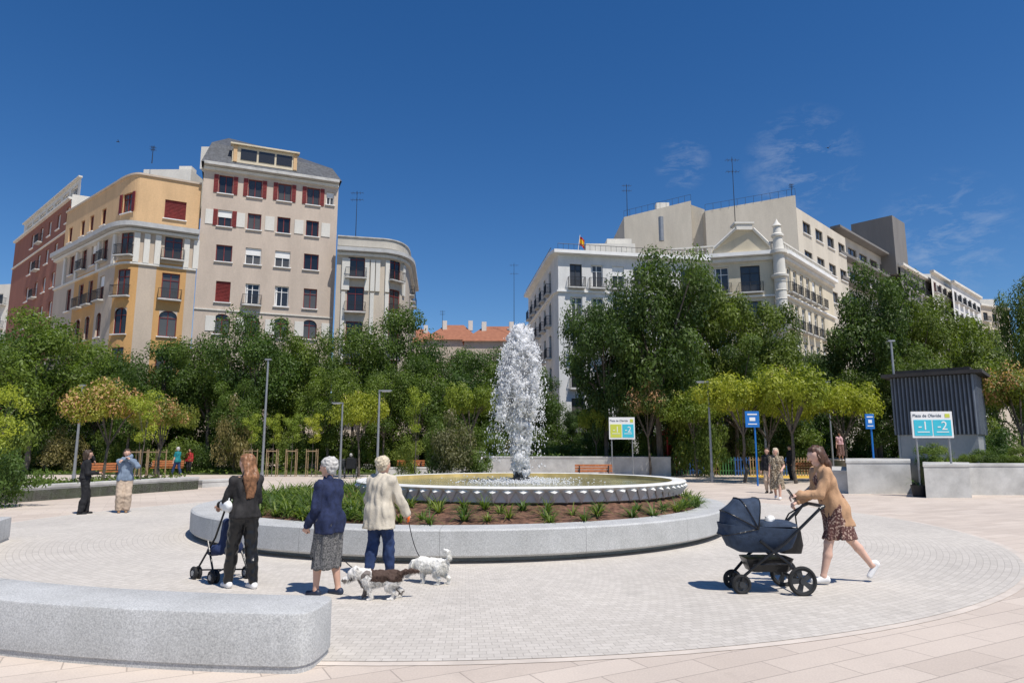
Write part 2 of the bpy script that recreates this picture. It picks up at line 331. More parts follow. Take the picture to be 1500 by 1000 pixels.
ob('pool_water',MB().add([(3.398*math.cos(2*pi*i/96),3.398*math.sin(2*pi*i/96),.9) for i in range(96)],[tuple(range(96))]).mesh('water',m),FN)
nz=MB().lathe([(.2,.85),(.22,1.0),(.13,1.02),(.13,1.2),(.01,1.2)],12)
for i in range(8):
    a=2*pi*i/8; nz.tube((.14*math.cos(a),.14*math.sin(a),.9),(.13*math.cos(a),.13*math.sin(a),1.22),.04,.03,8)
ob('nozzle',nz.mesh('nozzle',dark),FN)
def foamm(name,tp):
    m,nt,b=nodes(name); b.inputs['Base Color'].default_value=(.95,.955,.965,1); b.inputs['Roughness'].default_value=.5; b.inputs['Specular IOR Level'].default_value=.4
    tr=N(nt,'ShaderNodeBsdfTranslucent'); tr.inputs[0].default_value=(.95,.96,.97,1); ms=N(nt,'ShaderNodeMixShader'); ms.inputs[0].default_value=.5; nt.links.new(b.outputs[0],ms.inputs[1]); nt.links.new(tr.outputs[0],ms.inputs[2])
    out=ms.outputs[0]
    if tp:
        tc_=N(nt,'ShaderNodeTexCoord'); nn=N(nt,'ShaderNodeTexNoise',_Scale=10.,_Detail=8.,_Roughness=.78); mp_=N(nt,'ShaderNodeMapping'); mp_.inputs['Scale'].default_value=(1,1,.5); nt.links.new(tc_.outputs['Object'],mp_.inputs[0]); nt.links.new(mp_.outputs[0],nn.inputs[0])
        tt=N(nt,'ShaderNodeBsdfTransparent'); m2=N(nt,'ShaderNodeMixShader'); nt.links.new(ramp(nt,nn.outputs[0],.42,.56),m2.inputs[0]); nt.links.new(tt.outputs[0],m2.inputs[1]); nt.links.new(out,m2.inputs[2]); out=m2.outputs[0]
    nt.links.new(out,nt.nodes['Material Output'].inputs[0]); return m
foam=foamm('foam water',0); foamt=foamm('aerated water',1)
rg=np.random.default_rng(11)
def stream():
    hp=rg.uniform(2.9,4.5) if rg.random()<.75 else rg.uniform(3.9,4.55); th=rg.uniform(0,2*pi)
    rm=min(.36,.07+.42*(4.6-hp)); r0=rm*math.sqrt(rg.random()); return hp,th,r0
def traj(hp,th,r0,r1,s):
    z0=1.15; z=hp-(hp-z0)*s*s
    r=(.07+(r0-.07)*(1+s)**.8) if s<0 else r0+(r1-r0)*s
    return (r*math.cos(th)-.10*max(0,s)*max(0,s),r*math.sin(th),z)
def jetmesh(NS,rad_,spread,h,nm,mt,am,smax):
    pr=[]
    for i in range(NS):
        hp,th,r0=stream(); r1=r0+rg.uniform(.04,spread)
        pts=[traj(hp,th,r0,r1,s) for s in np.linspace(-1,rg.uniform(.15,smax),9)]
        for j in range(8): pr.append(rc(pts[j],pts[j+1],rad_*(.8+.4*j/8),rad_*(.8+.4*(j+1)/8) if j<7 else rad_*.4,.05))
    me=sdf(pr,h,name=nm,mats=[mt])
    for v in me.vertices:
        p=v.co; v.co=p+v.normal*(am*noise.noise(V((p.x*7,p.y*7,p.z*4.5)))+am*.8*noise.noise(V((p.x*20,p.y*20,p.z*13)))+am*.4*noise.noise(V((p.x*45,p.y*45,p.z*32))))
    return me
ob('water_jet',jetmesh(34,.06,.12,.024,'jet',foam,.10,.4),FN)
ob('water_veil',jetmesh(40,.09,.34,.03,'veil',foamt,.17,.75),FN)
dm=MB(); oc=[(1,0,0),(-1,0,0),(0,1,0),(0,-1,0),(0,0,1),(0,0,-1)]; of=[(0,2,4),(2,1,4),(1,3,4),(3,0,4),(2,0,5),(1,2,5),(3,1,5),(0,3,5)]
def drop(p,r,e=1.6): dm.add([(p[0]+x*r,p[1]+y*r,p[2]+z*r*e) for x,y,z in oc],of)
for i in range(16000):
    if i%90==0: hp,th,r0=stream(); r0=r0*1.15+.03; r1=r0+rg.uniform(.1,.5)*(1 if rg.random()<.85 else 1.5); sm=rg.uniform(.5,1)
    p=np.array(traj(hp,th,r0,r1,rg.uniform(-.45,sm)))+rg.normal(0,.03 if i%90<60 else .06,3); p[2]=max(p[2],.92); drop(p,rg.uniform(.003,.012) if i%8 else rg.uniform(.012,.02),rg.uniform(1,3.))
for i in range(2600):
    r=abs(rg.normal(0,.65)); th=rg.uniform(0,2*pi); drop((r*math.cos(th),r*math.sin(th),.9+abs(rg.normal(0,.04))),rg.uniform(.008,.03),.6)
ob('water_droplets',dm.mesh('drops',foam,True,180),FN)
o=ob('planter_bench',MB().lathe([(5.45,0),(5.45,.09),(5.72,.10),(5.75,.13),(5.75,.48),(5.72,.505),(5.2,.51),(5.17,.48),(5.17,.3)],160).mesh('planter',gm,True,25),None,(FC[0],FC[1],0)); tag(o,'circular grey granite bench wall around the planting','bench')
BC=V((.2,16.1)); FCv=V(FC); mu=MB(); n=120
def bedpt(t,a):
    o_=FCv+V((math.cos(a),math.sin(a)))*5.2; i_=BC+V((math.cos(a),math.sin(a)))*3.4; p=i_.lerp(o_,t)
    return (p.x,p.y,.7-.22*t+.03*noise.noise(V((p.x*1.5,p.y*1.5,0))))
K=8; mu.add([bedpt(j/K,2*pi*i/n) for i in range(n) for j in range(K+1)],[(i*(K+1)+j,((i+1)%n)*(K+1)+j,((i+1)%n)*(K+1)+j+1,i*(K+1)+j+1) for i in range(n) for j in range(K)])
tag(ob('mulch_bed',mu.mesh('mulch',soil,True,180)),'brown bark mulch around the fountain basin','soil',kind='structure')
strapm=leafmat('strap leaf',(.045,.09,.022),(.16,.22,.065))
def setattr_f(me,name,vals):
    a=me.attributes.new(name,'FLOAT','FACE'); a.data.foreach_set('value',list(vals))
def strap(seed,n=34,Lm=.38):
    r=random.Random(seed); mb=MB(); tints=[]
    for i in range(n):
        a=r.uniform(0,2*pi); up=r.uniform(.5,1.4); l=Lm*r.uniform(.6,1.1); d=V((math.cos(a),math.sin(a),0)); s=V((-d.y,d.x,0)); w0=r.uniform(.007,.013); p=d*r.uniform(0,.05); e=up; vs=[]
        for k in range(5):
            ww=w0*(1,1.1,1,.7,.08)[k]; vs+=[p-s*ww,p+s*ww]; p=p+(d*math.cos(e)+V((0,0,1))*math.sin(e))*l/4; e-=r.uniform(.2,.5)
        mb.add(vs,[(2*k,2*k+1,2*k+3,2*k+2) for k in range(4)]); tints+=[r.random()]*4
    me=mb.mesh('strap_leaves',strapm,True,180); setattr_f(me,'tint',tints); return me
SM=[strap(i) for i in range(6)]; cnt=0; pts=[]
for t in range(14000):
    a=R.uniform(0,2*pi); q=math.sqrt(R.uniform(.0,1)); p=bedpt(.08+.86*q,a)
    if p[1]>18 and R.random()<.6: continue
    sp=.21 if p[0]<-2.2 or p[0]>3.2 else .37
    if (V(p[:2])-BC).length<3.9 or any((p[0]-x)**2+(p[1]-y)**2<sp**2 for x,y in pts): continue
    pts.append(p[:2]); o=ob('strap_leaf_plant',SM[cnt%6],None,p,R.uniform(0,6),sc=R.uniform(.75,1.2)*(1.15 if sp<.3 else .95)); tag(o,'green strap-leaved plant clump growing in bark mulch','plant','plants in the fountain bed'); cnt+=1
    if cnt>=280: break
# ---------------------------------------------------------------- trees
def leaves(me_name,P,Nn,ls,tint,m,rg,bloom=None,trim=.5):
    n=len(P); Nn=Nn/np.maximum(np.linalg.norm(Nn,axis=1,keepdims=True),1e-6); q=rg.normal(size=(n,3)); t1=np.cross(Nn,q); t1/=np.maximum(np.linalg.norm(t1,axis=1,keepdims=True),1e-6); t2=np.cross(Nn,t1)
    s=ls*rg.uniform(.6,1.2,(n,1)); vs=np.stack([P-t1*s,P-t2*s*trim,P+t1*s,P+t2*s*trim],1).reshape(-1,3)
    me=bpy.data.meshes.new(me_name); me.from_pydata(vs.tolist(),[],np.arange(4*n).reshape(-1,4).tolist()); me.materials.append(m)
    setattr_f(me,'tint',tint)
    if bloom is not None: setattr_f(me,'bloom',bloom)
    return me
def crown(seed,rx,rz,cz,nc,nl,ls,m,cr=(.24,.42),flat=False,bl=False):
    rg=np.random.default_rng(seed); d=rg.normal(size=(nc,3)); d/=np.linalg.norm(d,axis=1,keepdims=True)
    if flat: d[:,2]=np.abs(d[:,2])*.8
    rr=rg.uniform(.35,.92,(nc,1)); C=d*rr*np.array([rx,rx,rz])+np.array([0,0,cz]); Rr=rg.uniform(cr[0],cr[1],nc)*rx*(.6 if flat else 1)
    i=rg.integers(0,nc,nl); dd=rg.normal(size=(nl,3)); dd/=np.linalg.norm(dd,axis=1,keepdims=True)
    rad_=Rr[i]*(.3+.8*rg.random(nl)**.6); P=C[i]+dd*rad_[:,None]*np.array([1,1,.7])
    ct=rg.random(nc); tint=np.clip(.65*ct[i]+.35*rg.random(nl),0,1)
    top=np.clip((P[:,2]-cz)/rz,-1,1); bloomv=rg.random(nl)*.35+.5*ct[i]+.3*top if bl else None
    return leaves('foliage',P,dd*.8+rg.normal(size=(nl,3))*.5+np.array([0,0,.55]),ls,tint,m,rg,bloomv),C
def trunk(C,r,fork,seed,nb=9):
    rr=random.Random(seed); mb=MB(); p=V((0,0,0)); pts=[p]; 
    for k in range(4): p=p+V((rr.uniform(-.12,.12),rr.uniform(-.12,.12),fork/4)); pts.append(p)
    mb.pipe(pts,r,10,0,r*.65)
    for c in list(C)[:nb]:
        c=V(c); mid=pts[-1].lerp(c,.5)+V((0,0,.3)); mb.pipe([pts[-1],mid,c],r*.45,7,0,r*.12)
    return mb.mesh('trunk',bark,True)
dk=leafmat('dark foliage',(.030,.062,.013),(.12,.185,.038)); md=leafmat('plane foliage',(.032,.06,.013),(.125,.18,.045)); yl=leafmat('yellow green foliage',(.16,.22,.03),(.34,.38,.06)); alb=leafmat('blossoming foliage',(.10,.15,.02),(.29,.33,.05),(.48,.38,.17),.92)
albp=leafmat('pink blossoming foliage',(.10,.14,.03),(.26,.27,.06),(.55,.32,.17),.62)
shr=leafmat('shrub foliage',(.05,.09,.02),(.18,.24,.06)); shr2=leafmat('reddish shrub foliage',(.08,.09,.04),(.22,.20,.11),(.45,.38,.32),.9)
TT={}
def mk(kind,i,*a,r=.18,fork=3.,nb=9,**k):
    me,C=crown(*a,**k); TT.setdefault(kind,[]).append((me,trunk(C,r,fork,i,nb)))
for i in range(5): mk('dark',i,i+1,4.0,3.9,6.0,40,19000,.115,dk,(.2,.40),fork=3.2,nb=12)
for i in range(4): mk('plane',i,i+20,4.0,4.3,5.6,52,25000,.11,md,(.17,.33),r=.22,fork=3.,nb=12)
for i in range(3): mk('alb',i,i+40,2.6,1.5,3.1,38,9500,.085,alb,(.3,.5),fork=1.8,r=.1,flat=True,bl=True)
for i in range(2): mk('albp',i,i+44,2.6,1.5,3.1,38,9500,.085,albp,(.3,.5),fork=1.8,r=.1,flat=True,bl=True)
for i in range(2): mk('young',i,i+60,1.0,1.5,3.4,16,1600,.07,yl,(.3,.5),r=.04,fork=2.2,nb=6)
SH=[crown(70+i,1.3,.95,.85,22,4500,.06,[shr,shr,shr2,dk][i],bl=True)[0] for i in range(4)]
def tree(kind,px,pyt,Y,wpx,label,group,i):
    x,_,zt=A(px,pyt,Y); wid=wpx/1000*Y; base={'dark':(9.7,8.3),'plane':(9.7,8.2),'alb':(4.7,6.),'albp':(4.7,6.),'young':(5.,2.4)}[kind]
    cm_,tm=TT[kind][i%len(TT[kind])]; r=root({'dark':'shade_tree','plane':'plane_tree','alb':'blossoming_tree','albp':'blossoming_tree','young':'young_tree'}[kind],label,'tree',(x,Y,0),R.uniform(0,6),group,(wid/base[1],wid/base[1],zt/base[0]))
    ob('crown',cm_,r); ob('trunk',tm,r); return r
for i,t in enumerate([(62,447,44,195),(-10,478,50,170),(150,512,51,145),(245,494,52,150),(318,480,50,130),(385,452,48,145),(452,482,52,125),(522,468,50,125),(580,446,54,140),(640,499,50,130),(700,502,60,120),(290,512,56,135),(420,500,57,130),(110,490,57,150),(200,530,46,115),(485,530,46,95),(350,555,45,90),(615,514,47,110),(672,508,54,120),(738,512,56,110),(775,530,60,90),(565,540,46,90),(60,520,56,150),(800,545,58,90)]):
    tree('dark',*t,'leafy green street tree along the square','trees lining the square',i)
for i,t in enumerate([(882,385,44,125),(955,332,42,190),(1022,362,46,150),(1092,398,48,150),(1140,450,51,110),(1265,355,47,155),(1322,415,49,135),(1385,420,52,145),(1205,478,56,115),(1497,380,42,90),(1445,465,58,120),(1070,480,44,125),(1340,490,44,115),(950,470,50,140),(850,590,52,65),(1000,520,44,110),(1130,520,46,110),(1270,520,46,110)]):
    tree('plane',*t,'tall leafy plane tree beside the buildings','trees lining the square',i)
for i,t in enumerate([(530,566,40,100),(872,585,44,60),(1082,530,34,155),(1155,524,33,170),(1230,545,35,140),(690,545,44,100),(1015,560,40,120),(1120,560,37,150)]):
    tree('alb',*t,'small spreading tree with yellowish green leaves','blossoming trees',i)
for i,t in enumerate([(165,548,27,150),(240,572,30,120),(948,552,41,110),(1482,520,30,145)]):
    tree('albp',*t,'small spreading tree with pinkish orange blossoms','blossoming trees',i)
for i,t in enumerate([(612,556,38,50),(12,540,21,75),(215,560,26,60),(-20,590,19,90)]):
    tree('young',*t,'slim young tree with bright green leaves','young trees',i)
for px in (204,232,368,400,428,458):
    x,Y,_=A(px,650,41 if px>300 else 33); r=root('staked_sapling','young sapling held by pale wooden stakes','tree',(x,Y,0),R.uniform(-.3,.3),'staked saplings')
    mb=MB()
    for sx in(-.28,.28):
        for sy in(-.25,.25): mb.tube((sx,sy,0),(sx,sy,1.6),.03,n=6)
    for sy in(-.25,.25): mb.box((0,sy,1.48),(.62,.03,.06))
    ob('stakes',mb.mesh('stakes',stake),r); ob('trunk',MB().pipe([(0,0,0),(.03,0,1.2),(0,.02,2.4)],.03,6,0,.015).mesh('sapling trunk',bark),r)
    ob('crown',TT['young'][0][0],r,(0,0,.2),sc=(.6,.6,.75))
bedm=mat('bed soil',(.06,.055,.03),.95,.4,3.,.5,20,c2=(.07,.1,.03))
beds=[[wl[0],wl[1],(wl[1][0]-3.2,wl[1][1]+2.5),(wl[0][0]-5,wl[0][1]+2)],[(-48,43.5),(-8,43.5),(-6,56),(-48,56)],[(-7,33),(-2,32),(0,38),(-6,39)],[(-1.8,43.7),(9.8,41.8),(13,56),(-3,56)],[(16,26.6),(40,26.6),(40,40),(22,40)],[(13.5,44),(21,44),(21,56),(13.5,56)]]
bz=[.35,.05,.12,1.05,1.0,.3]
def gcover(P,z,dens,ls,m,lab):
    P=[V(p[:2]) for p in P]; xs=[p.x for p in P]; ys=[p.y for p in P]; rg=np.random.default_rng(3)
    area=(max(xs)-min(xs))*(max(ys)-min(ys)); n=int(area*dens); X=rg.uniform(min(xs),max(xs),n); Y=rg.uniform(min(ys),max(ys),n); ok=np.ones(n,bool)
    for i in range(len(P)):
        a=P[i];b=P[(i+1)%len(P)]; ok&=((b.x-a.x)*(Y-a.y)-(b.y-a.y)*(X-a.x))>0
    X=X[ok];Y=Y[ok]; hgt=np.array([.5+noise.noise(V((x*.9,y*.9,0))) for x,y in zip(X,Y)]); Zz=z+rg.random(len(X))*.32*np.clip(hgt,.2,1)
    Pn=np.stack([X,Y,Zz],1); me=leaves('cover',Pn,rg.normal(size=(len(X),3))*.6+np.array([0,0,.8]),ls,np.clip(hgt*.6+rg.random(len(X))*.4,0,1),m,rg,rg.random(len(X)))
    tag(ob('ground_cover',me),lab,'plants',kind='stuff')
for i,(P,z) in enumerate(zip(beds,bz)):
    n=len(P); o=ob('planting_bed',MB().add([(p[0],p[1],zz) for zz in (0,z) for p in P],[(j,(j+1)%n,n+(j+1)%n,n+j) for j in range(n)]+[tuple(range(n,2*n))]).mesh('bed',bedm)); tag(o,'dark soil planting bed','soil',kind='structure')
    gcover(P,z,70 if i in(0,2) else 26,.07 if i in (0,2) else .12,shr,'dense low green ground cover plants')
def shrub(x,y,z,s,sz,k=None):
    k=R.choice([0,1,0,1,2,3]) if k is None else k; o=ob('shrub',SH[k],None,(x,y,z),R.uniform(0,6),sc=(s,s,sz)); tag(o,['round green shrub in planting bed','green shrub in planting bed','shrub with reddish and pale foliage','dark green shrub in planting bed'][k],'shrub','shrubs in the beds')
for x in np.arange(-46,-6,1.5): shrub(x+R.uniform(-.6,.6),R.uniform(44.5,50),.05,R.uniform(.8,1.4),R.uniform(.8,1.8))
for x in np.arange(-46,40,1.8): shrub(x,54.5+R.uniform(-1,1),.05,R.uniform(1.3,1.9),R.uniform(1.7,2.6),3)
for x in np.arange(-5,2,1.5): shrub(x,R.uniform(48,52),.05,R.uniform(1.1,1.5),R.uniform(1.4,2.2),R.choice([0,3]))
for x in np.arange(-1,12,1.3): shrub(x+R.uniform(-.4,.4),R.uniform(44.5,48),1.05,R.uniform(.5,1.1),R.uniform(.5,1.3))
for x in np.arange(14.5,21,1.6): shrub(x,R.uniform(45,50),.3,R.uniform(.8,1.3),R.uniform(1,1.9))
for x in np.arange(24,37,1.5): shrub(x,R.uniform(30,38),.95,R.uniform(.6,1.),R.uniform(.6,1.2))
for x in np.arange(16.3,27,.62): shrub(x,26.6+R.uniform(0,.9),.98,R.uniform(.3,.5),R.uniform(.28,.5),R.choice([0,1]))
for px,pt,Y,wd,k in ((665,598,36,85,2),(640,610,37,60,0),(20,600,22,80,0),(15,640,20,110,1),(700,640,36,60,1),(1010,560,42,90,0),(1035,590,40,60,1),(345,575,44,60,2),(600,640,40,50,0)):
    x,_,z=A(px,pt,Y); shrub(x,Y,.05,wd/1000*Y/2.9,z/1.95,k)
print('nature done')
# ---------------------------------------------------------------- buildings
def cum(path):
    c=[0]
    for a,b in zip(path,path[1:]): c.append(c[-1]+math.dist(a,b))
    return c
def at(path,c,u):
    for i in range(len(path)-1):
        if u<=c[i+1]+1e-6 or i==len(path)-2:
            t=(u-c[i])/(c[i+1]-c[i]); a,b=V(path[i]),V(path[i+1]); return a.lerp(b,t),(b-a).normalized()
def Upx(path,px,z):
    c=cum(path); best=None
    for k in range(600):
        u=c[-1]*k/599; p,_=at(path,c,u); e=abs(PX(p.x,p.y,z)-px)
        if best is None or e<best[0]: best=(e,u)
    return best[1]
def offs(path,o):
    out=[]
    for i,p in enumerate(path):
        p=V(p); a=(p-V(path[i-1])).normalized() if i>0 else None; b=(V(path[i+1])-p).normalized() if i<len(path)-1 else None
        a=a or b; b=b or a; n=V((a.y,-a.x))+V((b.y,-b.x)); n.normalize(); out.append(p+n*o/max(.3,n.dot(V((a.y,-a.x)))))
    return out
def band(parent,path,z0,z1,out,m,name='cornice',inn=.1):
    o=offs(path,out); i=offs(path,-inn); n=len(path); mb=MB(); vs=[]
    for k in range(n): vs+=[(i[k].x,i[k].y,z0),(o[k].x,o[k].y,z0+(z1-z0)*.25),(o[k].x,o[k].y,z1),(i[k].x,i[k].y,z1)]
    fs=[(4*k+j,4*k+4+j,4*k+4+(j+1)%4,4*k+(j+1)%4) for k in range(n-1) for j in range(4)]+[(0,1,2,3),(4*n-1,4*n-2,4*n-3,4*n-4)]
    mb.add(vs,fs); return ob(name,mb.mesh(name,m),parent)
WC={}
def winmesh(w,h,kind):
    k=(round(w,2),round(h,2),kind)
    if k in WC: return WC[k]
    fm=redp if kind in('r','rs','ra','rb') else (dark if kind=='d' else white); mb=MB(); t=.08
    if kind=='rs':
        mb.box((0,.16,0),(w,.05,h),0)
        for i in range(int(h/.14)): mb.box((0,.125,-h/2+.1+i*.14),(w-.15,.03,.05),0,rx=.5)
    else:
        for sx in(-1,1): mb.box((sx*(w/2-t/2),.2,0),(t,.08,h),0)
        mb.box((0,.2,h/2-t/2),(w-2*t,.07,t),0); mb.box((0,.2,-h/2+t/2),(w-2*t,.07,t),0); mb.box((0,.19,0),(.07,.06,h-2*t),0)
        if h>1.9: mb.box((0,.2,h*.22),(w-2*t,.05,.06),0)
        mb.add([(-w/2,.225,-h/2),(w/2,.225,-h/2),(w/2,.225,h/2),(-w/2,.225,h/2)],[(0,1,2,3)],1)
        if kind in('b','rb'): mb.box((0,.15,h*.28),(w-.02,.04,h*.42),2)
        if kind=='w': mb.box((-w*.36,.215,0),(w*.10,.01,h-.2),2)
    mb.box((0,-.02,-h/2-.06),(w+.24,.28,.09),2)
    WC[k]=mb.mesh('window',[fm,GLASS,white]); return WC[k]
BCc={}
def balmesh(w,dp=.55):
    k=(round(w,2),dp)
    if k in BCc: return BCc[k]
    mb=MB(); mb.box((0,-dp/2,-.06),(w,dp,.12),1)
    for z in(.08,1.0): 
        mb.box((0,-dp+.03,z),(w-.04,.04,.04))
        for s in(-1,1): mb.box((s*(w/2-.03),-dp/2,z),(.04,dp-.06,.04))
    n=max(4,int(w/.13))
    for i in range(n+1): mb.box((-w/2+.03+(w-.06)*i/n,-dp+.03,.53),(.022,.022,.9))
    for s in(-1,1):
        for j in range(1,4): mb.box((s*(w/2-.03),-dp+.03+j*(dp-.03)/4,.53),(.022,.022,.9))
    BCc[k]=mb.mesh('balcony',[iron,granite_l]); return BCc[k]
SHc={}
def facade(parent,path,z0,z1,mats,wins,zones=(),name='wall'):
    c=cum(path); us=set(c); zs={z0,z1}; op=[]
    for wn in wins:
        u,zc,w_,h_,kd=wn[:5]; u=min(max(u,w_/2+.1),c[-1]-w_/2-.1); op.append((u-w_/2,u+w_/2,zc-h_/2,zc+h_/2)); us|={u-w_/2,u+w_/2}; zs|={zc-h_/2,zc+h_/2}
        p,t=at(path,c,u); a=math.atan2(t.y,t.x); fl=wn[5] if len(wn)>5 else ''
        if kd in 'rw' and R.random()<.07: kd={'r':'rb','w':'b'}[kd]
        o=ob('window',winmesh(w_,h_,kd),parent,(p.x,p.y,zc),a)
        if 's' in fl:
            k=round(h_,2)
            if k not in SHc:
                mb=MB().box((0,-.04,0),(.42,.05,h_))
                for i in range(int(h_/.16)): mb.box((0,-.075,-h_/2+.12+i*.16),(.34,.02,.05))
                SHc[k]=mb.mesh('shutter',redp)
            for s in(-1,1): ob('shutter',SHc[k],o,(s*(w_/2+.24),0,0))
        if 'b' in fl: ob('balcony',balmesh(w_+.5),parent,(p.x,p.y,zc-h_/2-.12),a)
        if 'B' in fl: ob('balcony',balmesh(w_+1.5,.8),parent,(p.x,p.y,zc-h_/2-.12),a)
    for q in zones: us|={q[0],q[1]}; zs|={q[2],q[3]}
    us=sorted(x for x in us if -1e-6<=x<=c[-1]+1e-6); zs=sorted(x for x in zs if z0<=x<=z1); us=[x for i,x in enumerate(us) if i==0 or x-us[i-1]>1e-4]; zs=[x for i,x in enumerate(zs) if i==0 or x-zs[i-1]>1e-4]
    mb=MB()
    def P(i,j):
        p,t=at(path,c,us[i]); return (p.x,p.y,zs[j])
    for i in range(len(us)-1):
        um=(us[i]+us[i+1])/2
        for j in range(len(zs)-1):
            zm=(zs[j]+zs[j+1])/2
            if any(a<um<b_ and e<zm<f for a,b_,e,f in op): continue
            mi=0
            for q in zones:
                if q[0]<um<q[1] and q[2]<zm<q[3]: mi=q[4]
            mb.add([P(i,j),P(i+1,j),P(i+1,j+1),P(i,j+1)],[(0,1,2,3)],mi)
    for (a,b_,e,f),wn in zip(op,wins):
        pa,ta=at(path,c,a); pb,tb=at(path,c,b_)
        def q(p,t,z,d): return (p.x-t.y*d,p.y+t.x*d,z)
        A0=[q(pa,ta,e,0),q(pb,tb,e,0),q(pb,tb,f,0),q(pa,ta,f,0)]; B0=[q(pa,ta,e,.3),q(pb,tb,e,.3),q(pb,tb,f,.3),q(pa,ta,f,.3)]
        mb.add(A0+B0,[(k,(k+1)%4,4+(k+1)%4,4+k) for k in range(4)],0)
        if len(wn)>5 and 'a' in wn[5]:
            cx=(a+b_)/2; rr=(b_-a)/2; zc=f-rr*.8
            for s in(-1,1):
                arcp=[(cx+s*rr*math.cos(k*pi/16),zc+rr*.8*math.sin(k*pi/16)) for k in range(9)]
                vs=[]
                for uu,z in [(cx+s*rr,f)]+arcp:
                    t_=(uu-a)/(b_-a); pp=pa.lerp(pb,t_); vs.append((pp.x+ta.y*.002,pp.y-ta.x*.002,z))
                mb.add(vs,[(0,k,k+1) for k in range(1,9)],0)
    return ob(name,mb.mesh(name,mats),parent)
def shell(parent,path,back,z1,m,roofm):
    pts=[tuple(p) for p in path]+[tuple(p) for p in back]; n=len(pts); k=len(path); mb=MB()
    mb.add([(p[0],p[1],z) for z in(0,z1) for p in pts],[(i,(i+1)%n,n+(i+1)%n,n+i) for i in range(k-1,n)],0)
    mb.add([(p[0],p[1],z1) for p in pts],[tuple(range(n))],1)
    ob('roof',mb.mesh('roof',[m,roofm]),parent)
def bez(a,c,b,n=8): return [((1-t)**2*a[0]+2*t*(1-t)*c[0]+t*t*b[0],(1-t)**2*a[1]+2*t*(1-t)*c[1]+t*t*b[1]) for t in [i/n for i in range(n+1)]]
def XY(px,py,Y): return A(px,py,Y)[:2]
def onwall(parent,path,px,zref,z,dims,m,name,out):
    c=cum(path); p,t=at(path,c,Upx(path,px,zref)); k=(name,dims)
    if k not in WC: WC[k]=MB().box((0,0,0),dims).mesh(name,m)
    ob(name,WC[k],parent,(p.x+t.y*out,p.y-t.x*out,z),math.atan2(t.y,t.x))
cream=wallmat('cream render',(.58,.50,.40)); orange=wallmat('orange render',(.60,.34,.13)); orl=wallmat('pale orange render',(.68,.45,.24)); beige=wallmat('beige render',(.56,.46,.36)); beige2=wallmat('grey beige render',(.54,.50,.43)); brick=wallmat('red brick',(.34,.13,.085),4.); yel=wallmat('pale yellow render',(.66,.58,.43)); greyw=wallmat('grey concrete',(.2,.19,.18)); roofg=mat('flat roof',(.3,.28,.26),.9)
RT=[(21.0,2.3),(17.1,2.4),(13.4,2.4),(9.7,2.3),(6.0,2.3)]
b0=root('corner_apartment_building','cream and orange apartment building with rounded corner','building')
p1=[XY(85,370,74)]+bez(XY(160,330,64.8),XY(180,330,62.2),XY(202,330,62.9))+[XY(291,345,65.5)]
wins=[]; colf=[(181,1.35),(251,1.55)]; coll=[(101,1.3),(119,1.3),(133,1.2),(150,1.2)]
for z,h_ in RT:
    for px,w_ in colf: wins.append((Upx(p1,px,18),z,w_,h_+.1,'r',('a' if z==13.4 else 'b')))
    for px,w_ in coll: wins.append((Upx(p1,px,18),z,w_,h_,'r','a' if z==13.4 else ('b' if R.random()<.5 else '')))
zo=[]
for px in (181,251): u=Upx(p1,px,18); zo.append((u-1.3,u+1.3,4.5,19.3,1))
u=Upx(p1,125,18); zo.append((u-3.2,u+3.2,4.5,19.3,1))
facade(b0,p1,0,22.6,[beige,orange],wins,zo)
band(b0,p1,22.3,22.9,.75,granite,'cornice'); band(b0,p1,21.95,22.3,.35,offwhite,'cornice_moulding'); band(b0,p1,18.8,19.05,.16,offwhite,'string_course'); band(b0,p1,4.3,4.6,.2,offwhite,'string_course')
for px in (197,212,228,270,284,165,142,110,92): onwall(b0,p1,px,18,20.5,(.5,.25,2.9),offwhite,'pilaster',.06)
at1=[tuple(p) for p in offs(p1,-.5)]
aw=[(Upx(at1,186,25),25.2,1.6,2.0,'r','s'),(Upx(at1,257,25),24.9,1.9,1.9,'rs')]+[(Upx(at1,px,25),25.0,1.1,1.8,'r') for px in (103,121,134,152)]
facade(b0,at1,22.6,27.9,[orl],aw,name='attic_wall'); band(b0,at1,27.85,28.1,.15,beige,'coping')
shell(b0,at1,[XY(291,345,80),XY(100,345,88)],27.9,orl,roofg)
x0=A(215,240,72)[0]; x1=A(284,240,72)[0]
ob('penthouse',MB().box((0,0,0),((x1-x0),5,3.9)).mesh('penthouse',offwhite),b0,((x0+x1)/2,74,30.0))
ob('penthouse',MB().box((0,0,0),(7,5,2.2)).mesh('penthouse',offwhite),b0,(A(150,240,76)[0],78,29.0),.5)
ob('chimney',MB().box((0,0,0),(1.4,1.2,1.5)).mesh('chimney',offwhite),b0,((x0+x1)/2+1,74,32.4))
b0=root('tall_apartment_building','tall pinkish cream apartment block with slate mansard roof','building')
p2=[XY(292,345,65.4),XY(493,345,70.5)]
tb=wallmat('pinkish cream render',(.58,.48,.39)); wins=[]; rows=[(271,1.9,'ro'),(320,1.7,'ro2'),(371,1.7,'w'),(427,2.1,'w'),(474,2.0,'a')]
cols=(331,374,417,459)
for py,h_,kd in rows:
    z=Z(py,66.3)
    for i,px in enumerate(cols):
        u=Upx(p2,px-(0 if py<300 else (py-271)*.03),z)
        if kd=='ro': wins.append((u,z,1.35,h_,'r','s'))
        elif kd=='ro2': wins.append((u,z,1.3,h_,'r','s' if i==0 else ''))
        elif kd=='a': wins.append((u,z,1.5,h_,'r','a'))
        else: wins.append((u,z,1.5 if h_<2 else 1.35,h_,'rs' if (py==427 and i==0) else ('b' if (py==371 and i in(1,2)) else ('r' if (i==0 or i==3) else 'w')),'b' if h_>2 and i in(1,) else ''))
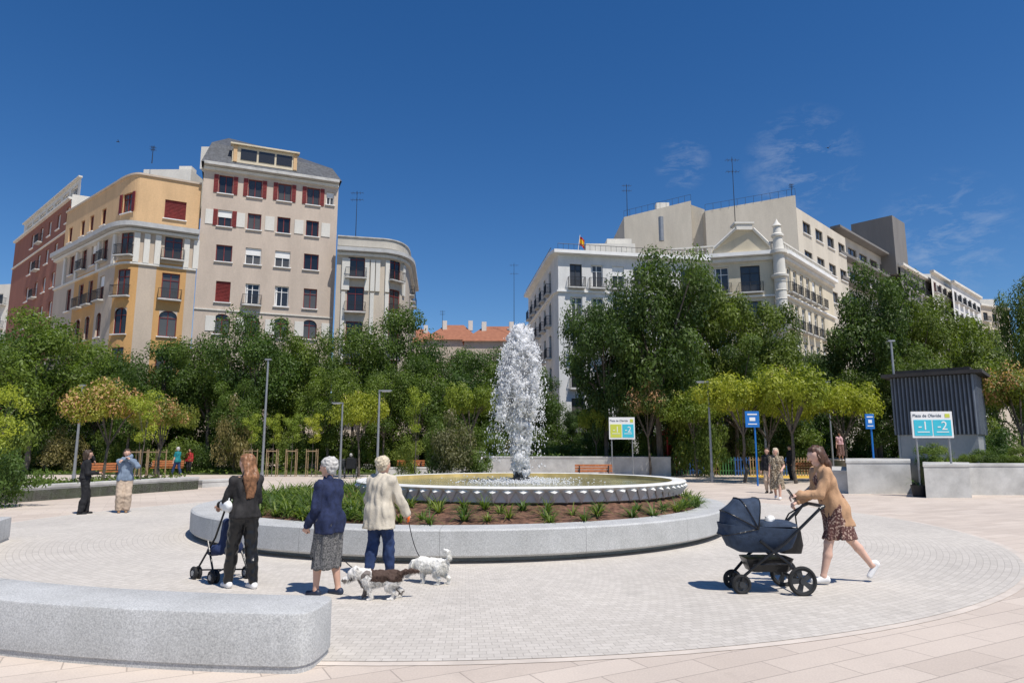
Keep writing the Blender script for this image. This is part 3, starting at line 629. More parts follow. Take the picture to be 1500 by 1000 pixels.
for z in (10.1,6.6):
    for px in cols: wins.append((Upx(p2,px-5,z),z,1.4,2.1,'r','b'))
wins.append((Upx(p2,483,27),Z(290,70),.8,1.4,'b',''))
facade(b0,p2,0,29.9,[tb],wins)
for py in (320,474):
    z=Z(py,66.3)
    for px in (308,352,395,438,477): onwall(b0,p2,px,z,z,(.9,.08,1.5),offwhite,'wall_panel',.02)
band(b0,p2,29.7,30.1,.7,granite_l,'cornice'); band(b0,p2,29.3,29.7,.25,offwhite,'cornice_moulding'); band(b0,p2,15.0,15.15,.1,offwhite,'string_course')
t=(V(p2[1])-V(p2[0])).normalized(); nb=V((-t.y,t.x)); D=14
q=[V(p2[0]),V(p2[1]),V(p2[1])+nb*D,V(p2[0])+nb*D]
mb=MB(); mb.add([(x.x,x.y,z) for z in(0,30.0) for x in q],[(1,2,6,5),(2,3,7,6),(3,0,4,7)]); ob('side_wall',mb.mesh('side',offwhite),b0)
def ins(i,a,b_): 
    s=[(1,1),(-1,1),(-1,-1),(1,-1)][i]; return q[i]+t*s[0]*a+nb*s[1]*b_
vs=[]
for z,a,a2,b_,z2 in ((30.1,-.3,-.3,-.3,30.1),(32.8,.5,.6,1.0,31.9),(35.0,2.0,5.6,4.4,34.4)):
    for i in range(4):
        p=ins(i,a if i in(0,3) else a2,b_); vs.append((p.x,p.y,z if i in(0,3) else z2))
mb=MB(); mb.add(vs,[(r*4+i,r*4+(i+1)%4,r*4+4+(i+1)%4,r*4+4+i) for r in(0,1) for i in range(4)]+[(8,9,10,11)]); ob('mansard_roof',mb.mesh('mansard',slate),b0)
a_=math.atan2(t.y,t.x); pc,_=at(p2,cum(p2),Upx(p2,388,31)); pc=pc+nb*.45
mb=MB().box((0,1.4,-.05),(6.4,3.6,1.8),0).box((0,-.35,.95),(6.8,.8,.16),0)
for i,x in enumerate((-1.6,.15,1.9)): mb.box((x,-.425,-.02),(1.55,.06,1.15),1)
for x in (-2.9,3.0): mb.box((x,-.45,-.05),(.35,.12,1.7),2)
ob('dormer_window',mb.mesh('dormer',[yel,GLASS,orl]),b0,(pc.x,pc.y,31.6),a_)
p=q[0]+nb*1; ob('chimney',MB().box((0,0,0),(1.2,2.2,2.4)).mesh('chimney',offwhite),b0,(p.x-.1,p.y+1.5,31.2))
b0=root('rounded_corner_wing','cream corner apartment wing with white pilasters and balconies','building')
p3=[XY(495,345,69.4),XY(562,350,70.5)]+bez(XY(566,350,70.6),XY(597,350,71.5),XY(600,365,75.5))+[XY(607,365,88)]
wins=[]
for z,h_ in [(Z(392,71),2.6),(Z(441,71),2.6),(Z(490,71),2.4),(9.6,2.4),(6,2.4)]:
    for px,w_ in ((521,1.7),(579,1.5)): wins.append((Upx(p3,px,18),z,w_,h_,'r','b'))
    L_=cum(p3)[-1]
    for d in (3,6,9.5): wins.append((L_-d,z,1.2,h_,'d','b'))
facade(b0,p3,0,22.2,[cream],wins); band(b0,p3,21.9,22.4,.7,granite,'cornice'); band(b0,p3,21.5,21.9,.3,offwhite,'cornice_moulding'); band(b0,p3,22.4,23.6,.0,beige2,'parapet',.3); band(b0,p3,23.6,23.75,.12,granite_l,'coping')
for px in (503,508,537,545,553,566,590): onwall(b0,p3,px,18,19.6,(.45,.25,3.4),offwhite,'pilaster',.06)
for px in (503,545,566): onwall(b0,p3,px,18,9,(.4,.2,17.4),offwhite,'pilaster',.05)
shell(b0,p3,[XY(500,365,88)],22.3,cream,roofg)
b0=root('red_brick_apartment_building','red brick apartment block with white windows and glazed attic','building')
p4=[XY(24,345,93),XY(99,345,75.5)]; wins=[]
for k in range(7):
    z=28.3-3.55*k
    for px in (35,48,60,73,88): wins.append((Upx(p4,px,18),z,1.3,1.9,'w','b' if px in(48,) else ''))
facade(b0,p4,0,30.1,[brick],wins); band(b0,p4,30,30.3,.3,offwhite); band(b0,p4,26.2,26.4,.15,offwhite,'string_course')
p4b=[tuple(x) for x in offs(p4,-.8)]; facade(b0,p4b,30.1,32.9,[offwhite],[(u,31.5,2.6,1.7,'w') for u in np.arange(3,cum(p4b)[-1]-2,3.4)],name='attic_wall'); band(b0,p4b,32.9,33.1,.3,offwhite,'coping')
shell(b0,p4b,[XY(105,345,92),XY(45,345,105)],32.9,brick,roofg)
b0=root('white_balcony_building','pale apartment building with glazed balconies','building')
p5=[XY(-60,440,100),XY(26,440,98)]; facade(b0,p5,0,25.5,[offwhite],[(u,z,3,1.6,'w','B') for z in (23.3,19.8,16.3,12.8,9) for u in (2.5,6.3)]); shell(b0,p5,[XY(26,440,110),XY(-60,440,110)],25.5,offwhite,roofg)
b0=root('white_apartment_building','white apartment building with iron balconies and penthouse','building')
p6=[XY(774,440,86),XY(812,440,67),XY(818,440,66),XY(1040,440,69)]; wins=[]; wm=wallmat('white render',(.74,.73,.70))
ztop=Z(372,66)
for k in range(6):
    z=ztop-2.1-3.35*k
    for px in (845,876,908,940,975,1010): wins.append((Upx(p6,px,12),z,1.25,2.3,'w' if R.random()<.6 else 'd','b'))
    for u in (2.5,6,9.5,13,16.5): wins.append((u,z,1.2,2.3,'d','b'))
facade(b0,p6,0,ztop,[wm],wins); band(b0,p6,ztop-.1,ztop+.35,.6,white,'cornice'); band(b0,p6,ztop-3.9,ztop-3.7,.2,white,'string_course')
shell(b0,p6,[XY(1040,440,88),XY(860,440,88)],ztop,wm,roofg)
x0=A(858,345,71)[0]; x1=A(930,345,71)[0]; mb=MB().box(((x0+x1)/2,74,ztop+1.3),(x1-x0,6,2.6)).box(((x0+x1)/2+1.2,75,ztop+3),(x1-x0-2.6,5,1.2))
for i in range(3): mb.box((x0+1+i*1.7,72,ztop+.9),(.4,2.6,1.6))
ob('penthouse',mb.mesh('penthouse',offwhite),b0)
rl=MB(); r6=[V((*p,ztop+.9)) for p in offs(p6[:2],.3)]
rl.tube(r6[0],r6[1],.04); ra=V((*p6[2],ztop+1.1)); rb_=V((*p6[3],ztop+1.1)); rl.tube(ra,rb_,.03)
for i in range(30): p=ra.lerp(rb_,i/29); rl.tube(p,p-V((0,0,.75)),.02,n=4)
ob('roof_railing',rl.mesh('rail',iron),b0)
fp=root('flag','red and yellow striped flag on a rooftop pole','flag',(A(846,350,66.8)[0],66.8,ztop+.3)); ob('pole',MB().tube((0,0,0),(.25,0,1.9),.03).mesh('pole',white),fp)
fl=MB()
for k,(a,b_,mi) in enumerate(((0,.25,0),(.25,.75,1),(.75,1,0))):
    vs=[];n=8
    for i in range(n+1):
        for z in(a,b_): vs.append((.2+.9*i/n*.55,.12*math.sin(i*1.2),.9+z*.95-.45*i/n))
    fl.add(vs,[(2*i,2*i+2,2*i+3,2*i+1) for i in range(n)],mi)
ob('cloth',fl.mesh('flag',[mat('flag red',(.5,.02,.02)),mat('flag yellow',(.75,.45,.02))]),fp)
b0=root('stepped_beige_building','large beige stepped building with blank party wall','building')
big=wallmat('beige party wall',(.62,.56,.46)); mb=MB()
def prism(px0,px1,Y0,Y1,t0,t1,dp=14):
    a=A(px0,t0,Y0); b_=A(px1,t1,Y1); mb.add([(a[0],a[1],0),(b_[0],b_[1],0),(b_[0],b_[1]+dp,0),(a[0],a[1]+dp,0),(*a[:2],a[2]),(*b_[:2],b_[2]),(b_[0],b_[1]+dp,b_[2]),(a[0],a[1]+dp,a[2])],[(0,1,5,4),(1,2,6,5),(2,3,7,6),(3,0,4,7),(4,5,6,7)])
prism(914,1012,82,80,318,294); prism(1012.5,1032,81,80.5,300,307,10); prism(1033,1165,79.5,77,309,286,16)
ob('wall',mb.mesh('wall',big),b0)
p7=[XY(1165.5,300,77),XY(1234,300,89)]; zt=Z(288,77)
facade(b0,p7,0,zt-1.3,[big],[(u,z,2.4,1.5,'d') for z in (zt-3.2,zt-6.8,zt-10.4) for u in (3,7,11,15)],name='flank_wall')
ob('chimney',MB().box((0,0,0),(1.6,1,3)).mesh('c',offwhite),b0,(A(970,310,82.5)[0],82.5,Z(305,81)-.4)); ob('flue',MB().tube((0,0,-3),(0,0,0),.3,n=12).mesh('flue',steel),b0,(A(968,320,79.5)[0],79.5,Z(320,80)))
rl=MB()
for a,b_ in ((A(1033,309,79.4),A(1165,286,77)),(A(914,318,82),A(1012,294,80))):
    a=V(a);b_=V(b_); rl.tube(a+V((0,0,.8)),b_+V((0,0,.8)),.02,n=4)
    for i in range(12): p=a.lerp(b_,i/11); rl.tube(p,p+V((0,0,.8)),.02,n=4)
ob('roof_railing',rl.mesh('rail',iron),b0)
b0=root('pediment_building','pale yellow building with pediment, balustrade and white corner turret','building')
p8=[XY(985,400,70),XY(1132,400,67.5),XY(1150,400,67.6),XY(1218,400,80)]; zt=Z(374,67.5); wins=[]
for k in range(5):
    z=zt-2.3-3.7*k
    for px in (1005,1030,1060,1103): wins.append((Upx(p8,px,14),z,1.5 if px<1100 else 1.9,2.7,'w' if px<1100 else 'd','b'))
    for px in (1160,1169,1179,1188,1197,1207): wins.append((Upx(p8,px,14),z,1.1,2.6,'w','b'))
facade(b0,p8,0,zt,[yel],wins); band(b0,p8,zt-.1,zt+.4,.7,white); band(b0,p8,zt-.6,zt-.1,.3,offwhite,'cornice_moulding'); shell(b0,p8,[XY(1150,400,86),XY(985,400,86)],zt,yel,roofg); band(b0,p8,zt-4.3,zt-4.1,.25,white,'string_course')
pa=A(1046,374,68.6); pb=A(1128,374,67.4); pt=A(1090,345,67.6); mb=MB()
pr_=((pa[0],pa[1],zt+.4),(pb[0],pb[1],zt+.4),(pb[0],pb[1],zt+.9),(pt[0]+.9,pt[1],zt+2.7),(pt[0]-.9,pt[1],zt+2.7),(pa[0],pa[1],zt+.9))
mb.add(list(pr_)+[(x,y+1,z) for x,y,z in pr_],[(0,1,2,3,4,5),(11,10,9,8,7,6)]+[(i,(i+1)%6,6+(i+1)%6,6+i) for i in range(6)])
for i0,i1 in ((2,3),(4,5)):
    a=V(pr_[i0])+V((0,-.12,.12)); c_=V(pr_[i1])+V((0,-.12,.12)); mb.tube(a,c_,.17,n=6,m=1)
mb.box((pt[0],pt[1]+.5,zt+3.0),(1.6,1.4,.6),1); mb.box((pt[0],pt[1]+.5,zt+3.4),(2.0,1.6,.2),1)
ob('pediment',mb.mesh('pediment',[yel,offwhite]),b0)
bl=MB(); c8=cum(p8)
for k in range(int(c8[-1]/.45)):
    p,tt=at(p8,c8,k*.45); bl.tube((p.x,p.y,zt+.4),(p.x,p.y,zt+1.25),.09,.06,5)
ob('balustrade',bl.mesh('bal',offwhite),b0); band(b0,p8,zt+1.25,zt+1.45,.1,offwhite,'balustrade_rail')
tx,ty,_=A(1142,400,67.0); z1=zt-7.3
tu=MB().lathe([(.01,z1-1.2),(.45,z1-.7),(.8,z1),(.8,z1+.2),(.6,z1+.3),(.56,zt-2.6),(.8,zt-2.4),(.82,zt-2.2),(.6,zt-2.1),(.55,zt-.1),(.85,zt),(.85,zt+.35),(.55,zt+.45),(.45,zt+1.7),(.62,zt+1.8),(.62,zt+2.0),(.42,zt+2.15),(.36,zt+2.8),(.5,zt+2.9),(.2,zt+3.3),(0.01,zt+3.7)],16)
for z in np.arange(z1+.8,zt-2.8,.9): tu.ring((0,0,z),(0,0,1),.58,.05,16,k=5)
ob('corner_turret',tu.mesh('turret',offwhite,True),b0,(tx,ty,0))
b0=root('dark_stepped_building','grey apartment building with long balcony bands','building')
p9=[XY(1222,400,88),XY(1320,400,108)]; zt=Z(336,88)
facade(b0,p9,0,zt,[beige2],[(u,z,3.2,1.7,'d') for z in (zt-2,zt-5.4,zt-8.8,zt-12.2) for u in np.arange(3,21,4.3)])
for z in (zt-3.6,zt-7,zt-10.4): band(b0,p9,z,z+.5,1.1,greyw,'balcony_band')
shell(b0,p9,[XY(1320,400,118),XY(1230,400,110)],zt,greyw,roofg); band(b0,p9,zt,zt+.4,1.2,greyw)
x,y,_=A(1287,345,104); zz=Z(328,104); ob('rooftop_block',MB().box((0,0,0),(5.6,6,zz-zt+3)).mesh('block',greyw),b0,(x,y,(zz+zt-3)/2),.75); x,y,_=A(1265,345,103); zz=Z(342,103); ob('rooftop_block',MB().box((0,0,0),(4,5,zz-zt+3)).mesh('block',greyw),b0,(x,y+3,(zz+zt-3)/2),.75)
for j,(px0,px1,Y0,Y1,t0,m_) in enumerate(((1322,1368,100,112,390,greyw),(1366,1398,108,118,400,offwhite),(1395,1434,112,125,415,wm),(1432,1475,135,140,448,cream))):
    b0=root('street_apartment_building',['dark grey apartment building','white apartment building with red shutters','white apartment building','cream low apartment building'][j]+' far along the street','building'); pp=[XY(px0,430,Y0),XY(px1,430,Y1)]; zt=Z(t0,Y0); Ln=cum(pp)[-1]
    facade(b0,pp,0,zt,[m_],[(u,z,1.6,1.7,'r' if j==1 else 'd','b') for z in np.arange(zt-2,zt-16,-3.3) for u in np.arange(2,Ln-1,3.2)]); shell(b0,pp,[XY(px1,430,Y1+10),XY(px0,430,Y0+14)],zt,m_,roofg); band(b0,pp,zt,zt+.5,.5,offwhite)
    ob('penthouse',MB().box((0,0,0),(Ln*.5,4,3)).mesh('ph',offwhite),b0,((pp[0][0]+pp[1][0])/2,Y1+3,zt+1.2))
m,nt,b=nodes('terracotta tiles'); L=nt.links; t_=N(nt,'ShaderNodeTexCoord'); wv=N(nt,'ShaderNodeTexWave',_Scale=1.6); wv.bands_direction='X'; L.new(t_.outputs['Object'],wv.inputs[0]); n1=N(nt,'ShaderNodeTexNoise',_Scale=1.5,_Detail=8.); L.new(t_.outputs['Object'],n1.inputs[0])
L.new(mix(nt,wv.outputs[0],mix(nt,n1.outputs[0],(.12,.04,.02),(.3,.12,.07)),mix(nt,n1.outputs[0],(.28,.10,.05),(.5,.22,.12))),b.inputs['Base Color']); b.inputs['Roughness'].default_value=.9; tile=m
for px0,px1,Y,te,tr in ((622,700,118,497,476),(680,790,110,499,478),(560,640,130,500,482)):
    b0=root('tiled_roof_house','old house with red terracotta tiled roof','building'); a=A(px0,te,Y); c_=A(px1,te,Y); zr=Z(tr,Y+7)
    ob('wall',MB().box(((a[0]+c_[0])/2,Y+7,a[2]/2-.02),(c_[0]-a[0],14,a[2])).mesh('w',cream),b0)
    ob('roof',MB().add([(a[0]-.4,Y-.5,a[2]-.1),(c_[0]+.4,Y-.5,a[2]-.1),(c_[0]-3,Y+7,zr),(a[0]+3,Y+7,zr),(a[0]-.4,Y+14.5,a[2]-.1),(c_[0]+.4,Y+14.5,a[2]-.1)],[(0,1,2,3),(1,5,2),(0,3,4),(3,2,5,4)]).mesh('r',tile),b0)
    for i in range(2): ob('chimney',MB().box((0,0,0),(.8,.8,1.8)).mesh('c',offwhite),b0,(a[0]+3+i*4.7,Y+5,zr-.5),.1)
def antenna(px,pt,pb,Y,label):
    a=A(px,pb,Y); zt=Z(pt,Y); r=root('rooftop_antenna',label,'antenna',(a[0],Y,a[2]-.5),group='rooftop antennas'); h=zt-a[2]+.5
    mb=MB().tube((0,0,0),(0,0,h),.05,.025,6); w_=min(.7,h*.12)
    for k,zz in enumerate((h*.96,h*.82)):
        mb.tube((-w_,0,zz),(w_,0,zz),.02,n=4)
        for j in range(5): mb.tube((-w_+j*w_/2,-.3,zz),(-w_+j*w_/2,.3,zz),.012,n=4)
        for j in range(3): mb.tube((-w_*.7+j*w_*.6,0,zz-.22),(-w_*.7+j*w_*.6,0,zz+.22),.012,n=4)
    ob('mast',mb.mesh('mast',iron),r)
for a in ((521,280,345,74),(753,385,470,112),(1078,230,345,72),(919,270,318,83),(223,215,233,71),(1160,270,287,78),(648,455,480,119)): antenna(*a,'thin metal television antenna mast on a rooftop')
print('buildings done')
# ---------------------------------------------------------------- street furniture
def lamp(px,pt,Y,arm,label):
    x=A(px,pt,Y)[0]; h=Z(pt,Y); r=root('street_lamp',label,'street lamp',(x,Y,0),group='street lamps')
    ob('post',MB().tube((0,0,0),(0,0,.5),.09,.09,12).tube((0,0,.5),(0,0,h),.065,.045,12).mesh('post',steel,True),r)
    mb=MB()
    if arm: mb.box((arm*.28,0,h),(.62,.18,.06)).box((arm*.32,0,h-.045),(.4,.14,.025),1)
    else: mb.box((0,0,h+.02),(.3,.16,.07))
    ob('lamp_head',mb.mesh('head',[steel,white]),r)
for a in ((393,527,34,0),(502,590,38,-1),(556,572,33,1),(1037,559,34,-1),(1117,571,38,0),(1305,500,30,0),(1212,560,44,0),(890,585,46,0),(121,565,32,0)): lamp(*a,'slim grey metal street lamp on the paving')
def bin_(px,py,s=1.):
    x,Y,_=G(px,py); r=root('litter_bin','dark metal litter bin on the paving','bin',(x,Y,0),group='litter bins',sc=s)
    ob('container',MB().lathe([(.2,0.05),(.24,.08),(.24,.85),(.2,.9),(.1,.92),(.01,.93)],16).mesh('bin',dark,True),r); ob('base',MB().lathe([(.01,0.0),(.26,0),(.26,.05),(.01,.05)],16).mesh('b',iron),r)
bin_(502,692); bin_(1033,688,1.15); bin_(557,690)
def wbench(px,Y,rz,z=0,lab='wooden slatted bench with metal legs'):
    x=A(px,680,Y)[0]; r=root('park_bench',lab,'bench',(x,Y,z),rz,'wooden park benches')
    s=MB()
    for i in range(4): s.box((0,-.2+i*.13,.45),(1.8,.1,.04))
    ob('seat',s.mesh('seat',wood),r); s=MB()
    for i in range(3): s.box((0,.27+i*.03,.58+i*.13),(1.8,.04,.1),rx=-.2)
    ob('backrest',s.mesh('back',wood),r)
    for sx in(-.7,.7): ob('leg',MB().box((sx,-.15,.21),(.05,.05,.42)).box((sx,.2,.42),(.05,.05,.84)).box((sx,.02,.42),(.05,.4,.03)).mesh('leg',iron),r)
wbench(871,33,.05); wbench(245,43,.3); wbench(600,44,-.1); wbench(150,36,.7); wbench(1182,37,-.3)
def text(s,size,parent,loc,m,name='lettering',ext=.004):
    cu=bpy.data.curves.new('t','FONT'); cu.body=s; cu.size=size; cu.extrude=ext; cu.align_x='CENTER'; cu.align_y='CENTER'
    o=link(bpy.data.objects.new('t',cu)); bpy.context.view_layer.update(); me=bpy.data.meshes.new_from_object(o.evaluated_get(bpy.context.evaluated_depsgraph_get())); bpy.data.objects.remove(o); me.materials.clear(); me.materials.append(m)
    return ob(name,me,parent,loc,rot=(pi/2,0,0))
cyan=mat('cyan panel',(.05,.5,.62),.5,.03); lime=mat('yellow green panel',(.55,.6,.08),.5,.03); txd=mat('dark print',(.05,.08,.12),.5,.03); blue=mat('blue sign paint',(.015,.16,.5),.4,.05); wp=mat('sign white',(.8,.8,.78),.5,.03)
def carpark_sign(loc,rz,w_,h_,zb,c1,lab):
    r=root('car_park_sign',lab,'sign',loc,rz); s=w_/1.6
    ob('board',MB().box((0,0,zb+h_/2),(w_,.06,h_)).mesh('board',wp),r)
    for x in(-.4*w_,.4*w_): ob('post',MB().tube((x,.05,0),(x,.05,zb+h_*.9),.035).mesh('post',steel),r)
    zt=zb+h_*.84; text('Plaza de Olavide',.17*s,r,(-.12*w_,-.035,zt),txd); zm=zb+h_*.38
    ob('logo',MB().box((.38*w_,-.034,zt),(.12*w_,.01,h_*.14)).mesh('lg',lime),r)
    for x,c,tx in((-.235*w_,c1,'-1'),(.235*w_,cyan,'-2')):
        ob('level_panel',MB().box((x,-.036,zm),(.44*w_,.012,h_*.6)).mesh('p',c),r); text(tx,.5*s,r,(x,-.046,zm+.07*s),wp)
        ob('small_print',MB().box((x,-.046,zm-.17*s),(.3*w_,.008,.035*s)).mesh('p',wp),r)
    return r
x,Y=A(1365,620,24.2)[:2]; carpark_sign((x,Y,0),-.1,1.36,.92,Z(641,24.2),cyan,'white board with cyan car park level panels')
x,Y=A(911,630,38)[:2]; carpark_sign((x,Y,0),0,1.42,1.2,Z(643,38),lime,'white board with yellow and cyan car park panels')
def bsign(px,pt,Y,w_,h_,lab):
    x=A(px,pt,Y)[0]; zt=Z(pt,Y); r=root('information_sign',lab,'sign',(x,Y,0)); ob('board',MB().box((0,0,zt-h_/2),(w_,.06,h_)).mesh('b',blue),r); ob('post',MB().tube((w_*.2,.06,0),(w_*.2,.06,zt-.1),.04).mesh('p',blue),r)
    for zf,wf,hf in ((.2,.7,.08),(.5,.42,.22),(.8,.66,.06)): ob('pictogram',MB().box((0,-.036,zt-h_*zf),(w_*wf,.01,h_*hf)).mesh('g',wp),r)
bsign(1101,602,31,.62,.72,'blue sign with white markings on a blue post'); bsign(1273,606,30,.38,.65,'narrow blue sign on a post')
hx=XG(1383,30)[0]; hu=root('ventilation_hut','dark grey ribbed metal hut with overhanging flat roof','hut',(hx,30,0),rad(-40))
cor=mat('dark grey metal cladding',(.12,.14,.17),.42,.12,2.); cor2=mat('dark metal groove',(.03,.035,.042),.6,.1,2.); hb=Z(636,28.5); ht=Z(549,28.5); wx,wy=3.0,2.5
ob('base',MB().box((0,0,hb/2),(wx-.1,wy-.1,hb)).mesh('base',wallmat('hut base render',(.33,.34,.34))),hu); mb=MB()
def corr(x0,y0,x1,y1,n):
    d=V((x1-x0,y1-y0)); L_=d.length; d.normalize(); nn=V((d.y,-d.x)); vs=[]
    for i in range(n*4+1):
        o=[.0,.0,.07,.07][i%4]; p=V((x0,y0))+d*L_*(i+(.6 if i%4==1 else (.0 if i%4 else 0)))/(n*4)+nn*o; vs+=[(p.x,p.y,hb),(p.x,p.y,ht)]
    for i in range(n*4): mb.add([vs[2*i],vs[2*i+2],vs[2*i+3],vs[2*i+1]],[(0,1,2,3)],1 if i%4==0 else 0)
a,b_=wx/2,wy/2
for q_ in ((-a,-b_,a,-b_,20),(a,-b_,a,b_,17),(a,b_,-a,b_,20),(-a,b_,-a,-b_,17)): corr(*q_)
ob('cladding',mb.mesh('cor',[cor,cor2]),hu); ob('roof',MB().box((0,0,ht+.09),(wx+.7,wy+.7,.14)).box((0,0,ht+.24),(wx-.2,wy-.2,.16)).mesh('roof',mat('hut roof felt',(.045,.042,.04),.9)),hu)
pp_=root('potted_plant','dark pot with leafy plant beside the stair wall','plant',G(1347,727)); ob('pot',MB().lathe([(.01,0),(.2,0),(.26,.4),(.24,.4),(.23,.36),(.01,.36)],16).mesh('pot',iron,True),pp_); ob('leaves',SM[0],pp_,(0,0,.35),sc=1.5)
sheet('play_area_floor',[(14,38.5),(18,38.5),(19,43),(14,43)],.01,mat('yellow rubber floor',(.6,.38,.06),.9,.1),'yellow rubber play area floor')
tag(ob('raised_terrace',MB().box((26,48,.45),(10,14,.9)).mesh('terrace',slabm)),'raised paved terrace behind the beds','paving',kind='structure')
fm3=[stake,mat('green paint',(.05,.16,.05)),mat('blue paint',(.03,.1,.3))]
for i in range(10):
    px=975+i*22; x,_,_=A(px,670,43.5-.2*i); r=tag(ob('fence_panel',None,None,(x,43.3-.2*i,0)),'low wooden play area fence panel','fence','play area fence panels'); mb=MB()
    for k in range(6): mb.box((-.42+k*.17,0,.55),(.06,.04,1.1))
    mb.box((0,.03,.3),(1,.03,.06)).box((0,.03,.95),(1,.03,.06)); ob('slats',mb.mesh('sl',fm3[i%3]),r)
redpl=mat('red play panel',(.55,.03,.02),.4,.05); ps=root('play_tower','red and yellow playground tower with slide','playground equipment',(XG(985,44.5)[0],44.5,0),.3)
for sx in(-.6,.6):
    for sy in(-.5,.5): ob('post',MB().tube((sx,sy,0),(sx,sy,2.6),.05).mesh('post',redpl),ps)
ob('roof',MB().add([(-.75,-.65,2.5),(.75,-.65,2.5),(.75,.65,2.5),(-.75,.65,2.5),(0,0,3.1)],[(0,1,4),(1,2,4),(2,3,4),(3,0,4),(0,3,2,1)]).mesh('roof',redpl),ps); ob('platform',MB().box((0,0,1.1),(1.1,.9,.08)).box((0,.5,1.5),(1.1,.05,.7)).mesh('pf',redpl),ps); ob('slide',MB().add([(.6,-.25,1.14),(.6,.25,1.14),(2.3,.25,.2),(2.3,-.25,.2),(.6,-.25,1.3),(.6,.25,1.3),(2.3,.25,.36),(2.3,-.25,.36)],[(0,1,2,3),(0,3,7,4),(1,2,6,5)]).mesh('slide',MC['flag yellow']),ps)
for px,py in ((173,208),(1213,217)):
    x,Y,z=A(px,py,70); o=ob('bird',MB().tube((-.16,0,0),(.16,0,.02),.05,.03,6).add([(0,0,.02),(.08,.0,.02),(-.05,.34,.14),(-.08,.3,.13)],[(0,1,2,3)]).add([(0,0,.02),(.08,.0,.02),(-.05,-.34,.14),(-.08,-.3,.13)],[(0,1,2,3)]).mesh('bird',iron),None,(x,Y,z),.6); tag(o,'small dark bird gliding in the sky','bird','birds')
# ---------------------------------------------------------------- people
def ik(a,b,l1,l2,pole):
    a=V(a);b=V(b);d=b-a;Ln=min(d.length,(l1+l2)*.998); u=d.normalized(); b=a+u*Ln
    x=(l1*l1-l2*l2+Ln*Ln)/(2*Ln); h=math.sqrt(max(l1*l1-x*x,0)); p=V(pole); p=(p-u*p.dot(u)).normalized(); return a+u*x+p*h,b
def hand(w_,d,n,curl,side):
    d=V(d).normalized(); n=V(n); n=(n-d*n.dot(d)).normalized(); s=d.cross(n)*side; out=[]
    for i in range(4):
        o=s*(i-1.5)*.02; k=w_+d*.085+o; out.append(rc(w_,k,.019,.0135,.012)); Ln=(.072,.084,.078,.06)[i]
        d1=d*math.cos(curl)+n*math.sin(curl); d2=d*math.cos(2*curl)+n*math.sin(2*curl); k1=k+d1*Ln*.5; k2=k1+d2*Ln*.5
        out+=[rc(k,k1,.0105,.0098,.005),rc(k1,k2,.0098,.008,.005)]
    t0=w_+d*.025-s*.022; t1=t0+(d*.55-s*.75+n*.2).normalized()*.045; t2=t1+(d*.85+n*.4).normalized()*.035
    out+=[rc(t0,t1,.015,.012,.008),rc(t1,t2,.0115,.009,.005)]; return out
